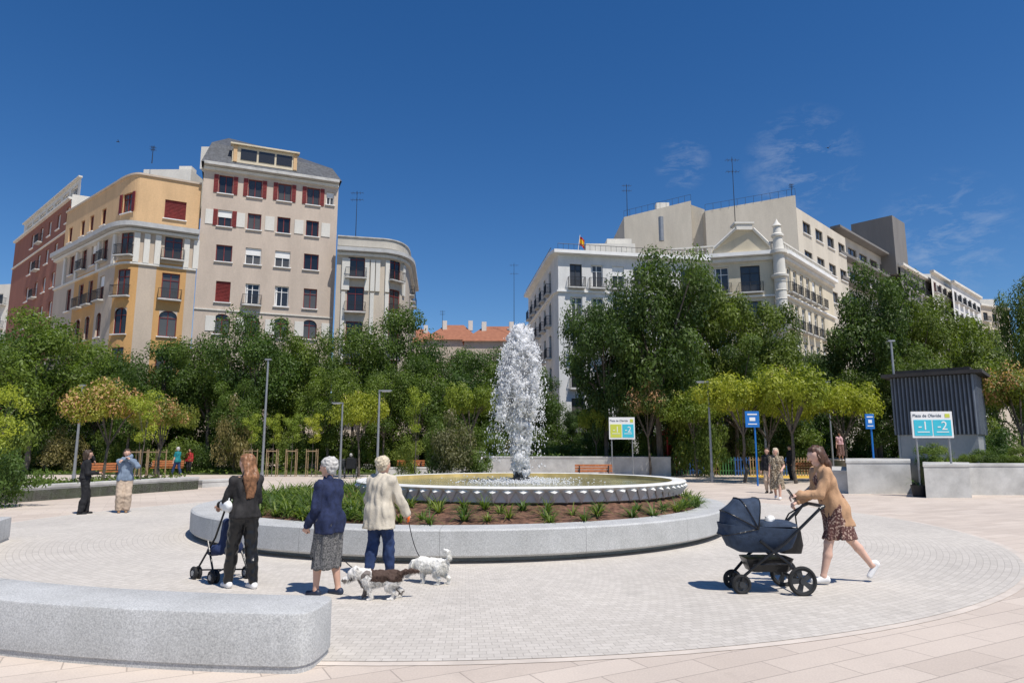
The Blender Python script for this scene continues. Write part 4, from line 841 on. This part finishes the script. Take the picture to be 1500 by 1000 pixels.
def person(loc,rz,hgt,label,cl,hair,hl=(-.24,.08,.82),hr=(.24,.08,.82),fl=(-.085,0,.085),fr=(.085,0,.085),lean=0.,turn=0.,nod=0.,res=.011,skinm=None,curl=.5,heel=(0,0)):
    s=hgt/1.7; r=root('person',label,'person',loc,rz); sm=skinm or skin; J={}
    for n,sx,hn,ft in(('L',-1,hl,fl),('R',1,hr,fr)):
        S_=V((sx*.165,lean,1.375)); e,w_=ik(S_,hn,.285,.25,(sx*.35,-1,-.25)); hp=V((sx*.085,0,.9)); kn,an=ik(hp,ft,.42,.405,(sx*.05,1,0)); J[n]=(S_,e,w_,hp,kn,an,sx)
    def torso(e):
        o=[]
        for sx in(-1,1): o+=[rc((sx*.062,-.01,.92),(sx*.042,lean*.45,1.1),.108+e,.088+e,.04),rc((sx*.042,lean*.45,1.1),(sx*.068,lean*.85-.005,1.28),.088+e,.098+e,.04)]
        o.append(rc((-.125,lean,1.365),(.125,lean,1.365),.06+e*.7,None,.04)); return o
    B=torso(0); HC=V((0,lean*1.25+.02,1.595)); RT_=Matrix.Rotation(turn,3,'Z')@Matrix.Rotation(-nod,3,'X')
    def hd(x,y,z): return HC+RT_@V((x,y,z))
    B+=[rc((0,lean,1.37),(0,lean*1.15,1.5),.058,.05,.03),rc(hd(0,-.015,.02),hd(0,.015,.015),.086,.082,.02),rc(hd(0,.03,-.04),hd(0,.05,-.085),.058,.033,.03),
        rc(hd(0,.092,.01),hd(0,.116,-.028),.009,.014,.012),rc(hd(-.022,.09,.03),hd(.022,.09,.03),.012,None,.015),rc(hd(-.085,-.005,.005),hd(-.088,-.012,-.03),.016,.011,.008),rc(hd(.085,-.005,.005),hd(.088,-.012,-.03),.016,.011,.008)]
    for n in 'LR':
        S_,e,w_,hp,kn,an,sx=J[n]; hk=heel[0 if n=='L' else 1]
        B+=[rc((sx*.13,lean,1.365),S_,.055,.05,.03),rc(S_,e,.047,.037,.03),rc(e,e.lerp(w_,.35),.037,.037,.02),rc(e.lerp(w_,.35),w_,.037,.024,.02)]
        B+=hand(w_,(w_-e).normalized(),(-sx,.2,0) if w_.z<1 and (w_-e).normalized().z<-.6 else (0,-.1,-1),curl,sx)
        B+=[rc(hp,kn,.085,.054,.03),rc(kn,kn.lerp(an,.35)+V((0,-.012,0)),.052,.054,.02),rc(kn.lerp(an,.35)+V((0,-.012,0)),an,.054,.034,.02)]
        hd_=V((0,math.cos(hk),-math.sin(hk))); up=V((0,math.sin(hk),math.cos(hk))); J[n+'f']=(an-hd_*.045-up*.045,an+hd_*.13-up*.055)
        B+=[rc(J[n+'f'][0],an,.032,.034,.02),rc(J[n+'f'][0],J[n+'f'][1],.032,.026,.02)]
    ob('body',sdf(B,res,name='body',mats=[sm],s=s),r)
    ey=MB()
    for sx in(-1,1): p=hd(sx*.031,.081,.012)*s; ey.tube(p,p+(RT_@V((0,.010,0)))*s,.009*s,.005*s,8)
    ob('eyes',ey.mesh('eyes',txd),r)
    ob('mouth',sdf([rc(hd(-.018,.084,-.052),hd(.018,.084,-.052),.007,None,.004)],.005,name='mouth',mats=[mat('lips',(.38,.14,.12))],s=s),r)
    for c in cl:
        k,m_=c[0],c[1]; o=c[2] if len(c)>2 else {}
        if k=='coat' or k=='shirt':
            e=o.get('e',.022); hz=o.get('hem',.75); hr_=o.get('hr',.14); P=torso(e)
            for sx in(-1,1): P.append(rc((sx*.06,-.01,.95),(sx*o.get('hx',.075),o.get('hy',-.015),hz-.1),.108+e,hr_,.05))
            for n in 'LR':
                S_,el,w_,_,_,_,sx=J[n]; P.append(rc((sx*.12,lean,1.36),S_,.055+e*.8,.054+e*.6,.03))
                if o.get('sl',2)>=.5: P.append(rc(S_,S_.lerp(el,min(1,o.get('sl',2))),.053+e*.6,.046+e*.6,.02))
                if o.get('sl',2)>1.2: P.append(rc(el,el.lerp(w_,o.get('sl',2)-1),.046+e*.6,.036+e*.5,.02))
            P.append(rc((0,lean*1.1,1.44),(0,lean*1.1,1.45),.055+e*.4,None,.03))
            if o.get('open'): P.append(rc((0,.2,.6),(0,.16+lean,1.33),.13,.1,.02,True))
            ob('coat' if k=='coat' else 'top',sdf(P,res*1.15,[((0,0,hz),(0,0,-1))],(.028,12,(1.3,1.3,.5)),name=k,mats=[m_],s=s),r)
        elif k=='trousers':
            P=[]; wd=o.get('w',0)
            for sx in(-1,1): P.append(rc((sx*.06,-.012,.93),(sx*.055,0,1.02),.12,.10,.04))
            for n in 'LR':
                _,_,_,hp,kn,an,sx=J[n]; cf=kn.lerp(an,.38)+V((0,-.012,0)); P+=[rc(hp,kn,.102+wd*.3,.074+wd*.8,.03),rc(kn,cf,.073+wd*.8,.070+wd,.02),rc(cf,an,.070+wd,.052+wd,.02)]
            ob('trousers',sdf(P,res*1.15,[((0,0,.07),(0,0,-1)),((0,0,1.06),(0,0,1))],(.014,18,(1,1,.8)),name='tr',mats=[m_],s=s),r)
        elif k=='skirt':
            hz=o.get('hem',.45); P=[]; y_=(J['L'][4].y+J['R'][4].y)/2
            for sx in(-1,1): P+=[rc((sx*.06,-.01,.93),(sx*.05,0,1.04),.118,.10,.04),rc((sx*.065,-.01,.93),(sx*o.get('hx',.09),y_*.6+o.get('hy',0),hz-.08),.12,o.get('hr',.15),.05)]
            P+=[rc(J[n][3],J[n][3].lerp(J[n][4],.9),.10,.085,.04) for n in 'LR']
            ob('skirt',sdf(P,res*1.15,[((0,0,hz),(0,0,-1))],(.035,11,(1.6,1.6,.25)),name='sk',mats=[m_],s=s),r)
        elif k=='shoes':
            for n in 'LR':
                a,b__=J[n+'f']; ob('shoe',sdf([rc(a,b__,.040,.033,.02),rc(a+V((0,.01,.02)),a+V((0,.07,.02)),.036,.03,.02)],min(res,.012),name='shoe',mats=[m_],s=s),r)
    hm,ln=hair[0],hair[1]
    P=[rc(hd(0,-.03,.035),hd(0,-.005,.045),.094,.084,.02),rc(hd(-.06,-.03,.01),hd(-.055,-.045,-.04),.042,.035,.02),rc(hd(.06,-.03,.01),hd(.055,-.045,-.04),.042,.035,.02),rc(hd(0,-.06,0),hd(0,-.06,-.05),.062,.05,.02),rc(hd(-.045,.03,.082),hd(.045,.035,.082),.022,.026,.02)]
    if ln=='long': P+=[rc(hd(sx*.05,-.07,-.03),V((sx*.055,lean-.115,1.42)),.045,.045,.03) for sx in(-1,0,1)]+[rc((sx*.055,lean-.115,1.42),(sx*.035,lean*.7-.12,1.16),.045,.016,.03) for sx in(-1,0,1)]
    if ln=='mid': P+=[rc(hd(sx*.07,-.03,-.02),hd(sx*.065,-.035,-.12),.035,.028,.02) for sx in(-1,1)]+[rc(hd(0,-.07,-.02),hd(0,-.075,-.12),.055,.05,.03)]
    if ln=='tail': P+=[rc(hd(sx*.068,-.02,-.01),hd(sx*.062,-.02,-.1),.03,.028,.02) for sx in(-1,1)]+[rc(hd(0,-.07,-.02),hd(0,-.1,-.13),.055,.05,.03),rc(hd(0,-.1,-.13),V((.03,lean-.13,1.27)),.05,.025,.03)]
    if ln=='puff': P+=[rc(hd(0,-.05,.05),hd(0,-.02,.06),.092,.088,.03)]
    ob('hair',sdf(P,min(res,.012),name='hair',mats=[hm],disp=(.016,34,(1,1,.25 if ln in('long','mid','tail') else 1)),s=s),r)
    return r
def pat(name,c,c2,sc,lo=.5,hi=.55): return mat(name,c,.85,0,sc,.15,60,c2=c2,lo=lo,hi=hi)
hgrey=mat('white grey hair',(.48,.46,.43),.6,.35,30.); hblond=mat('pale blond hair',(.52,.44,.32),.6,.35,30.); hred=mat('auburn hair',(.24,.115,.055),.5,.45,30.); hbr=mat('brown hair',(.05,.03,.018),.5,.4,25.); hbr2=mat('chestnut hair',(.09,.045,.028),.5,.4,30.)
navy=mat('navy knit',(.016,.024,.065),.9,.3,20.,.3,90); beigej=mat('beige jacket cloth',(.56,.50,.40),.85,.08,8.,.2,60); jeans=mat('dark jeans',(.02,.04,.11),.85,.3,14.,.2,80); leather=mat('black leather',(.012,.012,.013),.3,.2,12.,.3,30); camel=mat('camel knit',(.50,.30,.17),.9,.12,12.,.3,70); blackc=mat('black cloth',(.015,.015,.017),.85,.3,12.); sneaker=mat('white sneakers',(.78,.77,.75),.6,.04); tweed=pat('grey tweed skirt',(.05,.05,.05),(.22,.21,.2),60.,.4,.6); floral=pat('floral dress',(.10,.04,.035),(.5,.36,.28),42.,.53,.6); teal=mat('teal shirt',(.01,.18,.2),.8); linen=mat('beige linen',(.5,.39,.29),.9,.1,8.); greyblue=mat('grey blue shirt',(.18,.23,.3),.85,.12,9.); whitec=mat('white cloth',(.75,.75,.73),.85,.05,6.); drk=mat('dark blouse',(.022,.02,.02),.8,.3,14.,.3,60)
pale=mat('fair skin',(.66,.42,.32),.5,.08,8.)
def fixat(base,rz,l,s=1.): 
    c_,s_=math.cos(rz),math.sin(rz); return (base[0]+s*(l[0]*c_-l[1]*s_),base[1]+s*(l[0]*s_+l[1]*c_),s*l[2])
P4L=G(352,862); person(P4L,rad(48),1.6,'woman with long auburn hair in black leather trousers',[('trousers',leather,{'w':.004}),('shirt',drk,{'e':.016,'hem':.9,'sl':2}),('shoes',sneaker)],(hred,'long'),hl=(-.17,.33,1.05),hr=(.12,.30,1.14),fl=(-.1,.15,.085),fr=(.1,-.13,.085),turn=.3,curl=.9)
E1=G(478,872); person(E1,rad(62),1.55,'elderly woman in navy cardigan and grey skirt, holding a leash',[('skirt',tweed,{'hem':.34,'hr':.135,'hx':.07}),('coat',navy,{'hem':.78,'e':.032,'hr':.14}),('shoes',mat('navy shoes',(.02,.03,.06),.5))],(hgrey,'puff'),hl=(-.22,.16,.88),hr=(.22,.22,.88),fl=(-.1,.09,.085),fr=(.11,-.09,.085),lean=.03,turn=.35,nod=.1,curl=1.0)
E2=G(554,846); E2r=rad(-28); person(E2,E2r,1.55,'elderly woman in beige jacket and dark jeans, holding a leash',[('trousers',jeans,{'w':.014}),('coat',beigej,{'hem':.70,'e':.052,'hr':.19}),('shoes',mat('dark shoes',(.03,.02,.02),.5))],(hblond,'puff'),hl=(-.26,.10,.86),hr=(.30,.24,.9),fl=(-.1,-.1,.085),fr=(.1,.14,.085),lean=.03,turn=-.2,curl=1.0)
MM=G(1230,855); person(MM,rad(90),1.70,'woman in open camel cardigan and floral dress pushing a pram',[('shirt',floral,{'hem':.9,'e':.008,'sl':.4}),('skirt',floral,{'hem':.56,'hr':.19,'hx':.06,'hy':-.04}),('coat',camel,{'hem':.72,'e':.026,'hr':.13,'sl':2,'hy':-.1,'open':1}),('shoes',sneaker)],(hbr2,'tail'),hl=(-.12,.50,1.10),hr=(.19,.38,1.0),fl=(-.08,.24,.09),fr=(.08,-.50,.16),lean=.14,nod=.3,res=.010,curl=.95,heel=(-.0,.9),skinm=pale)
ph_=root('mobile_phone','black mobile phone held in a hand','phone',fixat(MM,rad(90),(-.12,.59,1.11),1.0),rad(90)); ob('case',MB().box((0,0,0),(.075,.012,.15),rx=-.6).mesh('phone',leather),ph_)
def far(px,py,hgt,rz,lab,cl,hair,res=.02,z=0,**k):
    return person(G(px,py,z),rz,hgt,lab,cl,hair,res=res,**k)
far(120,753,1.62,rad(-50),'woman in black top and trousers with a phone at her ear',[('trousers',blackc,{'w':.02}),('shirt',blackc,{'hem':.95}),('shoes',blackc)],(hbr,'mid'),hl=(-.1,.16,1.45),hr=(.15,.25,1.1),fl=(-.08,.1,.085),fr=(.1,-.06,.085),res=.015)
far(179,751,1.64,rad(-150),'woman in grey blue shirt and wide beige trousers',[('trousers',linen,{'w':.04}),('shirt',greyblue,{'hem':.86,'e':.03}),('shoes',mat('tan shoes',(.3,.18,.1)))],(hbr,'mid'),hl=(-.1,.2,1.42),hr=(.08,.16,1.43),res=.015)
far(258,698,1.7,rad(75),'man in teal shirt and jeans walking',[('trousers',jeans),('shirt',teal,{'hem':.85,'sl':.7}),('shoes',blackc)],(hgrey,'short'),fl=(-.1,.25,.09),fr=(.1,-.25,.12))
brp=pat('brown pattern dress',(.14,.10,.06),(.5,.42,.3),30.)
far(1140,731,1.66,rad(150),'woman in patterned dress walking',[('skirt',brp,{'hem':.35,'hr':.16}),('shirt',brp,{'hem':.95,'sl':.6}),('shoes',sneaker)],(hblond,'mid'),hl=(-.2,.2,1.0),fl=(-.1,.2,.09),fr=(.1,-.2,.12),res=.015)
far(1127,722,1.66,rad(140),'woman in black and beige clothes walking',[('trousers',linen),('shirt',blackc,{'hem':.85}),('shoes',blackc)],(hbr,'mid'),res=.018)
far(1160,703,1.78,rad(100),'person in black carrying a backpack',[('trousers',blackc),('shirt',blackc,{'hem':.82}),('shoes',blackc)],(hbr,'short'))
p=A(1233,680,42.2); person((p[0],42.2,.9),rad(160),1.7,'woman in pink top and patterned skirt on the terrace',[('skirt',floral,{'hem':.3}),('shirt',mat('pink cloth',(.7,.42,.42)),{'hem':.95,'sl':.6}),('shoes',sneaker)],(hbr,'mid'),res=.018)
far(704,698,1.7,rad(10),'man in white shirt behind the fountain',[('trousers',jeans),('shirt',whitec,{'hem':.82,'sl':.7}),('shoes',blackc)],(hbr,'short'))
far(632,688,1.68,rad(200),'person in dark clothes strolling',[('trousers',jeans),('shirt',teal,{'hem':.84}),('shoes',blackc)],(hbr,'short'))
far(276,694,1.6,rad(180),'woman in red top standing by a bench',[('trousers',blackc),('shirt',mat('red cloth',(.4,.03,.03)),{'hem':.84}),('shoes',blackc)],(hbr,'mid'))
for px,py,c_ in ((1005,678,whitec),(606,682,whitec),(66,692,mat('orange cloth',(.6,.15,.02)))):
    far(px,py,1.6,rad(170),'person in light clothes by the planting',[('trousers',linen),('shirt',c_,{'hem':.84}),('shoes',blackc)],(hgrey,'short'),res=.024)
print('people done')
# ---------------------------------------------------------------- strollers
tyrem=mat('tyre rubber',(.02,.02,.02),.8)
def wheel(parent,c,r_,n=28,solid=False):
    o=ob('wheel',None,parent,c); ob('tyre',MB().ring((0,0,0),(1,0,0),r_-.022,.022,n).mesh('tyre',tyrem,True),o)
    mb=MB().tube((-.025,0,0),(.025,0,0),.035,n=12).ring((0,0,0),(1,0,0),r_-.045,.008,n)
    k=5
    for i in range(k):
        a=2*pi*i/k; e=V((0,math.cos(a),math.sin(a))); s=V((0,-math.sin(a),math.cos(a)))
        if solid: mb.add([e*.03+s*.025,e*.03-s*.025,e*(r_-.04)-s*.035,e*(r_-.04)+s*.035]+[p+V((.012,0,0)) for p in (e*.03+s*.025,e*.03-s*.025,e*(r_-.04)-s*.035,e*(r_-.04)+s*.035)],[(0,1,2,3),(4,5,6,7),(0,3,7,4),(1,2,6,5)])
        else: mb.tube((0,0,0),e*(r_-.03),.007,n=5)
    ob('rim',mb.mesh('rim',dark if solid else steel,True),o)
pram_c=mat('navy pram fabric',(.032,.05,.085),.85,.2,14.,.3,90)
S0=G(1122,866); st=root('pram','dark navy pram with folded hood on black frame','pram',(S0[0],S0[1],0),rad(90))
for sx in(-1,1): wheel(st,(sx*.28,-.33,.17),.17,solid=True); wheel(st,(sx*.17,.34,.115),.115,solid=True)
fr_=MB()
for sx in(-1,1):
    x=sx*.24; fr_.pipe([(sx*.17,.32,.2),(x,.10,.40),(x,-.18,.60),(x,-.60,.98)],.018); fr_.pipe([(sx*.27,-.33,.18),(x,-.2,.36),(x,.12,.62)],.018); fr_.tube((sx*.17,.32,.2),(sx*.17,.34,.115),.022); fr_.tube((x,-.2,.36),(sx*.2,.2,.34),.014)
fr_.tube((-.28,-.33,.17),(.28,-.33,.17),.014).tube((-.17,.32,.2),(.17,.32,.2),.014)
ob('frame',fr_.mesh('frame',leather,True),st)
ob('handlebar',MB().pipe([(-.24,-.60,.98),(-.22,-.66,1.01),(.22,-.66,1.01),(.24,-.60,.98)],.022,10).mesh('hb',leather,True),st)
def loft(secs,name,m,cap=True):
    mb=MB(); n=len(secs[0]); vs=[p for s_ in secs for p in s_]
    fs=[(k*n+i,k*n+(i+1)%n,(k+1)*n+(i+1)%n,(k+1)*n+i) for k in range(len(secs)-1) for i in range(n)]
    if cap: fs+=[tuple(range(n))[::-1],tuple((len(secs)-1)*n+i for i in range(n))]
    mb.add(vs,fs); return mb.mesh(name,m,True,40)
def rrect(cx,cy,z,hx,hy,r=.08,k=4,tilt=0):
    out=[]
    for q,(sx,sy) in enumerate(((1,1),(-1,1),(-1,-1),(1,-1))):
        for j in range(k+1):
            a=pi/2*q+pi/2*j/k; x=cx+sx*(hx-r)+r*math.cos(a); y=cy+sy*(hy-r)+r*math.sin(a); out.append((x,y,z+tilt*(y-cy)))
    return out
ob('carrycot',loft([rrect(0,.06,.47,.14,.26,.09),rrect(0,.06,.52,.18,.36,.09),rrect(0,.07,.66,.21,.42,.09,tilt=.04),rrect(0,.07,.77,.22,.44,.09,tilt=.06)],'tub',pram_c),st)
ob('cover',loft([rrect(0,-.14,.772,.215,.225,.08),rrect(0,-.14,.80,.205,.215,.08),rrect(0,-.13,.825,.16,.17,.07)],'cover',pram_c),st)
bows=[]
for ang,rl,wd in ((-12,.42,.22),(28,.41,.23),(62,.39,.23),(98,.35,.22)):
    a=rad(ang); d=V((0,math.cos(a),math.sin(a))); pv=V((0,.12,.75)); row=[]
    for i in range(13):
        t_=pi*i/12; cx=-math.cos(t_); sy=max(0,math.sin(t_)); cx=math.copysign(abs(cx)**.55,cx); sy=sy**.45; row.append(pv+V((cx*wd,0,0))+d*rl*sy)
    bows.append(row)
rows_=[]
for i in range(3):
    for k in range(4):
        f=k/4; rows_.append([bows[i][j].lerp(bows[i+1][j],f)-(bows[i][j]-V((bows[i][j].x*.6,.12,.75))).normalized()*.012*math.sin(pi*f) for j in range(13)])
rows_.append(bows[3])
mb=MB(); mb.add([p for r_ in rows_ for p in r_],[(i*13+j,i*13+j+1,(i+1)*13+j+1,(i+1)*13+j) for i in range(len(rows_)-1) for j in range(12)])
ob('hood',mb.mesh('hood',pram_c,True,60),st)
mb=MB()
for b_ in bows: mb.pipe(b_,.007,6)
ob('hood_bows',mb.mesh('bows',leather,True),st)
ob('basket',loft([rrect(0,-.02,.25,.15,.22,.06),rrect(0,-.02,.40,.19,.28,.06)],'bsk',leather),st)
ob('blanket',sdf([rc((-.08,-.06,.83),(.10,-.16,.84),.04,.03,.05),rc((.12,-.12,.83),(.20,-.2,.80),.035,.03,.04),rc((.2,-.2,.80),(.235,-.26,.72),.025,.02,.04)],.010,disp=(.04,18),mats=[whitec]),st)
bgp=root('shoulder_bag','dark navy changing bag hanging from the pram','bag',fixat(S0,rad(90),(.30,-.44,.40)),rad(90)); ob('pouch',loft([rrect(0,0,0,.06,.13,.05),rrect(0,0,.1,.08,.15,.05),rrect(0,0,.30,.06,.13,.04)],'bag',leather),bgp); ob('strap',MB().pipe([(0,.1,.3),(-.02,.0,.48),(-.06,-.14,.57)],.01,6).pipe([(0,-.1,.3),(-.02,-.08,.45),(-.06,-.16,.57)],.01,6).mesh('s',leather),bgp)
S1=G(332,850); st=root('small_pushchair','black and blue folding pushchair with small wheels','pushchair',(S1[0]-.1,S1[1]+.1,0),rad(50))
for sx in(-1,1):
    for y in(-.22,.25): wheel(st,(sx*.2,y,.085),.085); wheel(st,(sx*.26,y,.085),.085)
fr_=MB()
for sx in(-1,1): fr_.pipe([(sx*.23,.25,.1),(sx*.18,-.1,.55),(sx*.2,-.38,.98),(sx*.2,-.45,1.0)],.013); fr_.pipe([(sx*.23,-.22,.1),(sx*.2,.05,.5)],.013)
fr_.tube((-.23,-.22,.12),(.23,.25,.12),.01).tube((.23,-.22,.12),(-.23,.25,.12),.01); ob('frame',fr_.mesh('f',leather,True),st)
ob('seat',sdf([rc((-.1,.1,.36),(-.12,-.12,.4),.07,None,.04),rc((.1,.1,.36),(.12,-.12,.4),.07,None,.04),rc((-.1,-.13,.4),(-.1,-.22,.75),.05,None,.04),rc((.1,-.13,.4),(.1,-.22,.75),.05,None,.04)],.015,disp=(.01,12),mats=[mat('blue fabric',(.02,.035,.10),.85)]),st)
S2=G(513,700); st=root('wheelchair','dark wheelchair with large spoked wheels','wheelchair',S2,rad(20),sc=1.1)
for sx in(-1,1): wheel(st,(sx*.3,-.1,.3),.3); wheel(st,(sx*.22,.4,.1),.1)
ob('seat',MB().box((0,0,.5),(.5,.5,.06)).box((0,-.25,.75),(.5,.05,.5)).tube((-.25,-.3,.5),(-.25,-.42,.98),.015).tube((.25,-.3,.5),(.25,-.42,.98),.015).mesh('seat',leather),st)
person((S2[0],S2[1]-.02,.0),rad(20),1.35,'seated elderly person in dark clothes',[('shirt',blackc,{'hem':.7}),('trousers',blackc)],(hgrey,'short'),hl=(-.2,.25,.95),hr=(.2,.25,.95),fl=(-.1,.35,.3),fr=(.1,.35,.3),res=.022)
hbg=root('white_handbag','small white handbag carried at the chest','bag',fixat(P4L,rad(48),(-.22,.08,1.05),.94),rad(48)); ob('pouch',sdf([rc((0,-.06,0),(0,.08,.02),.07,.06,.03,sc=(.6,1,1))],.01,disp=(.01,20),mats=[whitec]),hbg); ob('strap',MB().pipe([(0,-.06,.05),(.04,-.03,.3),(.06,0,.36)],.008,5).mesh('s',whitec),hbg)
# ---------------------------------------------------------------- dogs
def dog(loc,rz,sc_,label,m_,fur_len,tail,hd_dn=0,coat=.0,turn=0):
    r=root('dog',label,'dog',loc,rz); T=Matrix.Rotation(turn,3,'Z'); nk=V((0,.22,.30))
    def h(x,y,z): return nk+T@(V((x,y-.22,z-.30-hd_dn*(y-.2)*2)))
    B=[rc((0,.15,.255),(0,.0,.262),.098+coat,.083+coat,.04),rc((0,.0,.262),(0,-.17,.27),.083+coat,.086+coat,.04),rc((0,.17,.22),(0,.12,.19),.07,.05,.04),rc((0,.17,.29),h(0,.29,.37),.075,.058,.04),rc(h(0,.31,.385),h(0,.335,.385),.062,.058,.03),rc(h(0,.35,.375),h(0,.43,.36),.038,.026,.02),rc(h(0,.35,.355),h(0,.41,.34),.028,.018,.015)]
    for sx in(-1,1):
        B+=[rc(h(sx*.045,.30,.425),h(sx*.075,.30,.35),.024,.014,.012)]
        fy=.05*sx; B+=[rc((sx*.058,.15,.22),(sx*.06,.15+fy*.6,.11),.043,.026,.03),rc((sx*.06,.15+fy*.6,.11),(sx*.06,.15+fy,.03),.025,.02,.02),rc((sx*.06,.15+fy,.02),(sx*.06,.185+fy,.016),.022,.018,.015)]
        hy=-.045*sx; B+=[rc((sx*.058,-.16,.23),(sx*.065,-.115+hy*.4,.15),.062,.038,.03),rc((sx*.065,-.115+hy*.4,.15),(sx*.065,-.215+hy,.095),.036,.021,.02),rc((sx*.065,-.215+hy,.095),(sx*.065,-.19+hy,.025),.02,.018,.015),rc((sx*.065,-.195+hy,.02),(sx*.065,-.15+hy,.016),.021,.017,.015)]
    tp=[V(p) for p in tail]
    for i in range(len(tp)-1): B.append(rc(tp[i],tp[i+1],.026-.003*i,.023-.003*i,.02))
    me=sdf(B,.0075,disp=(.012,26),name='dog',mats=[m_],s=sc_); ob('body',me,r)
    nv=len(me.vertices); rg=random.Random(4); mb=MB()
    for i in rg.sample(range(nv),min(nv,9500)):
        v=me.vertices[i]; p=v.co
        if p.z<.03: continue
        fl=fur_len*rg.uniform(.4,1.1)*(1 if p.z>.14 else .6); d=(v.normal*.4+V((rg.uniform(-.2,.2),-.55,-.7))).normalized(); s_=d.orthogonal().normalized()*.0028
        s_=Matrix.Rotation(rg.uniform(0,6),3,d)@s_; mb.add([p-s_-v.normal*.004,p+s_-v.normal*.004,p+d*fl],[(0,1,2)])
    ob('fur',mb.mesh('fur',m_),r)
    f=MB(); p=h(0,.452,.362)*sc_; f.tube(p-V((0,.012,0)),p+(T@V((0,.008,0))),.013,.01,8)
    for sx in(-1,1): p=h(sx*.03,.372,.405)*sc_; f.tube(p,p+(T@V((0,.012,.002))),.009,.007,8)
    ob('nose_and_eyes',f.mesh('n',leather),r); return r
m,nt,b=nodes('brown and white fur'); L=nt.links; t_=N(nt,'ShaderNodeTexCoord'); sx_=N(nt,'ShaderNodeSeparateXYZ'); L.new(t_.outputs['Object'],sx_.inputs[0]); n1=N(nt,'ShaderNodeTexNoise',_Scale=7.,_Detail=2.); L.new(t_.outputs['Object'],n1.inputs[0])
def MA(op,a,b_):
    q=nt.nodes.new('ShaderNodeMath'); q.operation=op
    for i,x in((0,a),(1,b_)):
        if isinstance(x,(int,float)): q.inputs[i].default_value=x
        else: L.new(x,q.inputs[i])
    return q.outputs[0]
k1=MA('MULTIPLY',MA('GREATER_THAN',MA('ADD',sx_.outputs[2],MA('MULTIPLY',n1.outputs[0],.16)),.29),MA('LESS_THAN',MA('ADD',sx_.outputs[1],MA('MULTIPLY',n1.outputs[0],.2)),.2)); k2=MA('GREATER_THAN',n1.outputs[0],.58); kk=MA('MAXIMUM',k1,MA('MULTIPLY',k2,.8))
L.new(mix(nt,kk,(.68,.65,.6),(.07,.04,.028)),b.inputs['Base Color']); b.inputs['Roughness'].default_value=.8; bwf=m
D1=G(556,878); dog((D1[0],D1[1],0),rad(95),.93,'shaggy brown and white dog walking on a leash',bwf,.045,((0,-.23,.30),(0,-.30,.33),(0,-.38,.34),(0,-.45,.33)),hd_dn=.25,turn=.15)
D2=G(632,855); dog((D2[0],D2[1],0),rad(62),.88,'small fluffy white dog walking on a leash',mat('white fur',(.76,.74,.68),.8,.1,20.),.04,((0,-.23,.32),(0,-.29,.40),(0,-.27,.47),(0,-.21,.49)),hd_dn=.6,coat=.012)
def leash(a,b,sag,m_,label,n=14):
    a=V(a);b=V(b); pts=[a.lerp(b,i/n)-V((0,0,sag*4*(i/n)*(1-i/n))) for i in range(n+1)]; o=ob('dog_leash',MB().pipe(pts,.006,6).mesh('leash',m_,True)); tag(o,label,'leash')
leash(fixat(E1,rad(62),(.22,.25,.82),.91),(D1[0]-.22,D1[1],.32),.12,blackc,'thin black dog leash hanging from a hand')
hE2=fixat(E2,E2r,(.30,.28,.84),.91); leash(hE2,(D2[0]-.14,D2[1]+.05,.31),.1,blackc,'thin dark dog leash hanging from a hand')
o=ob('leash_handle',MB().ring((0,0,0),(1,.3,0),.05,.018,16).mesh('lh',mat('orange plastic',(.8,.15,.02),.4),True),None,hE2); tag(o,'orange plastic leash handle held in a hand','leash handle')
print('all done',len(bpy.data.objects))
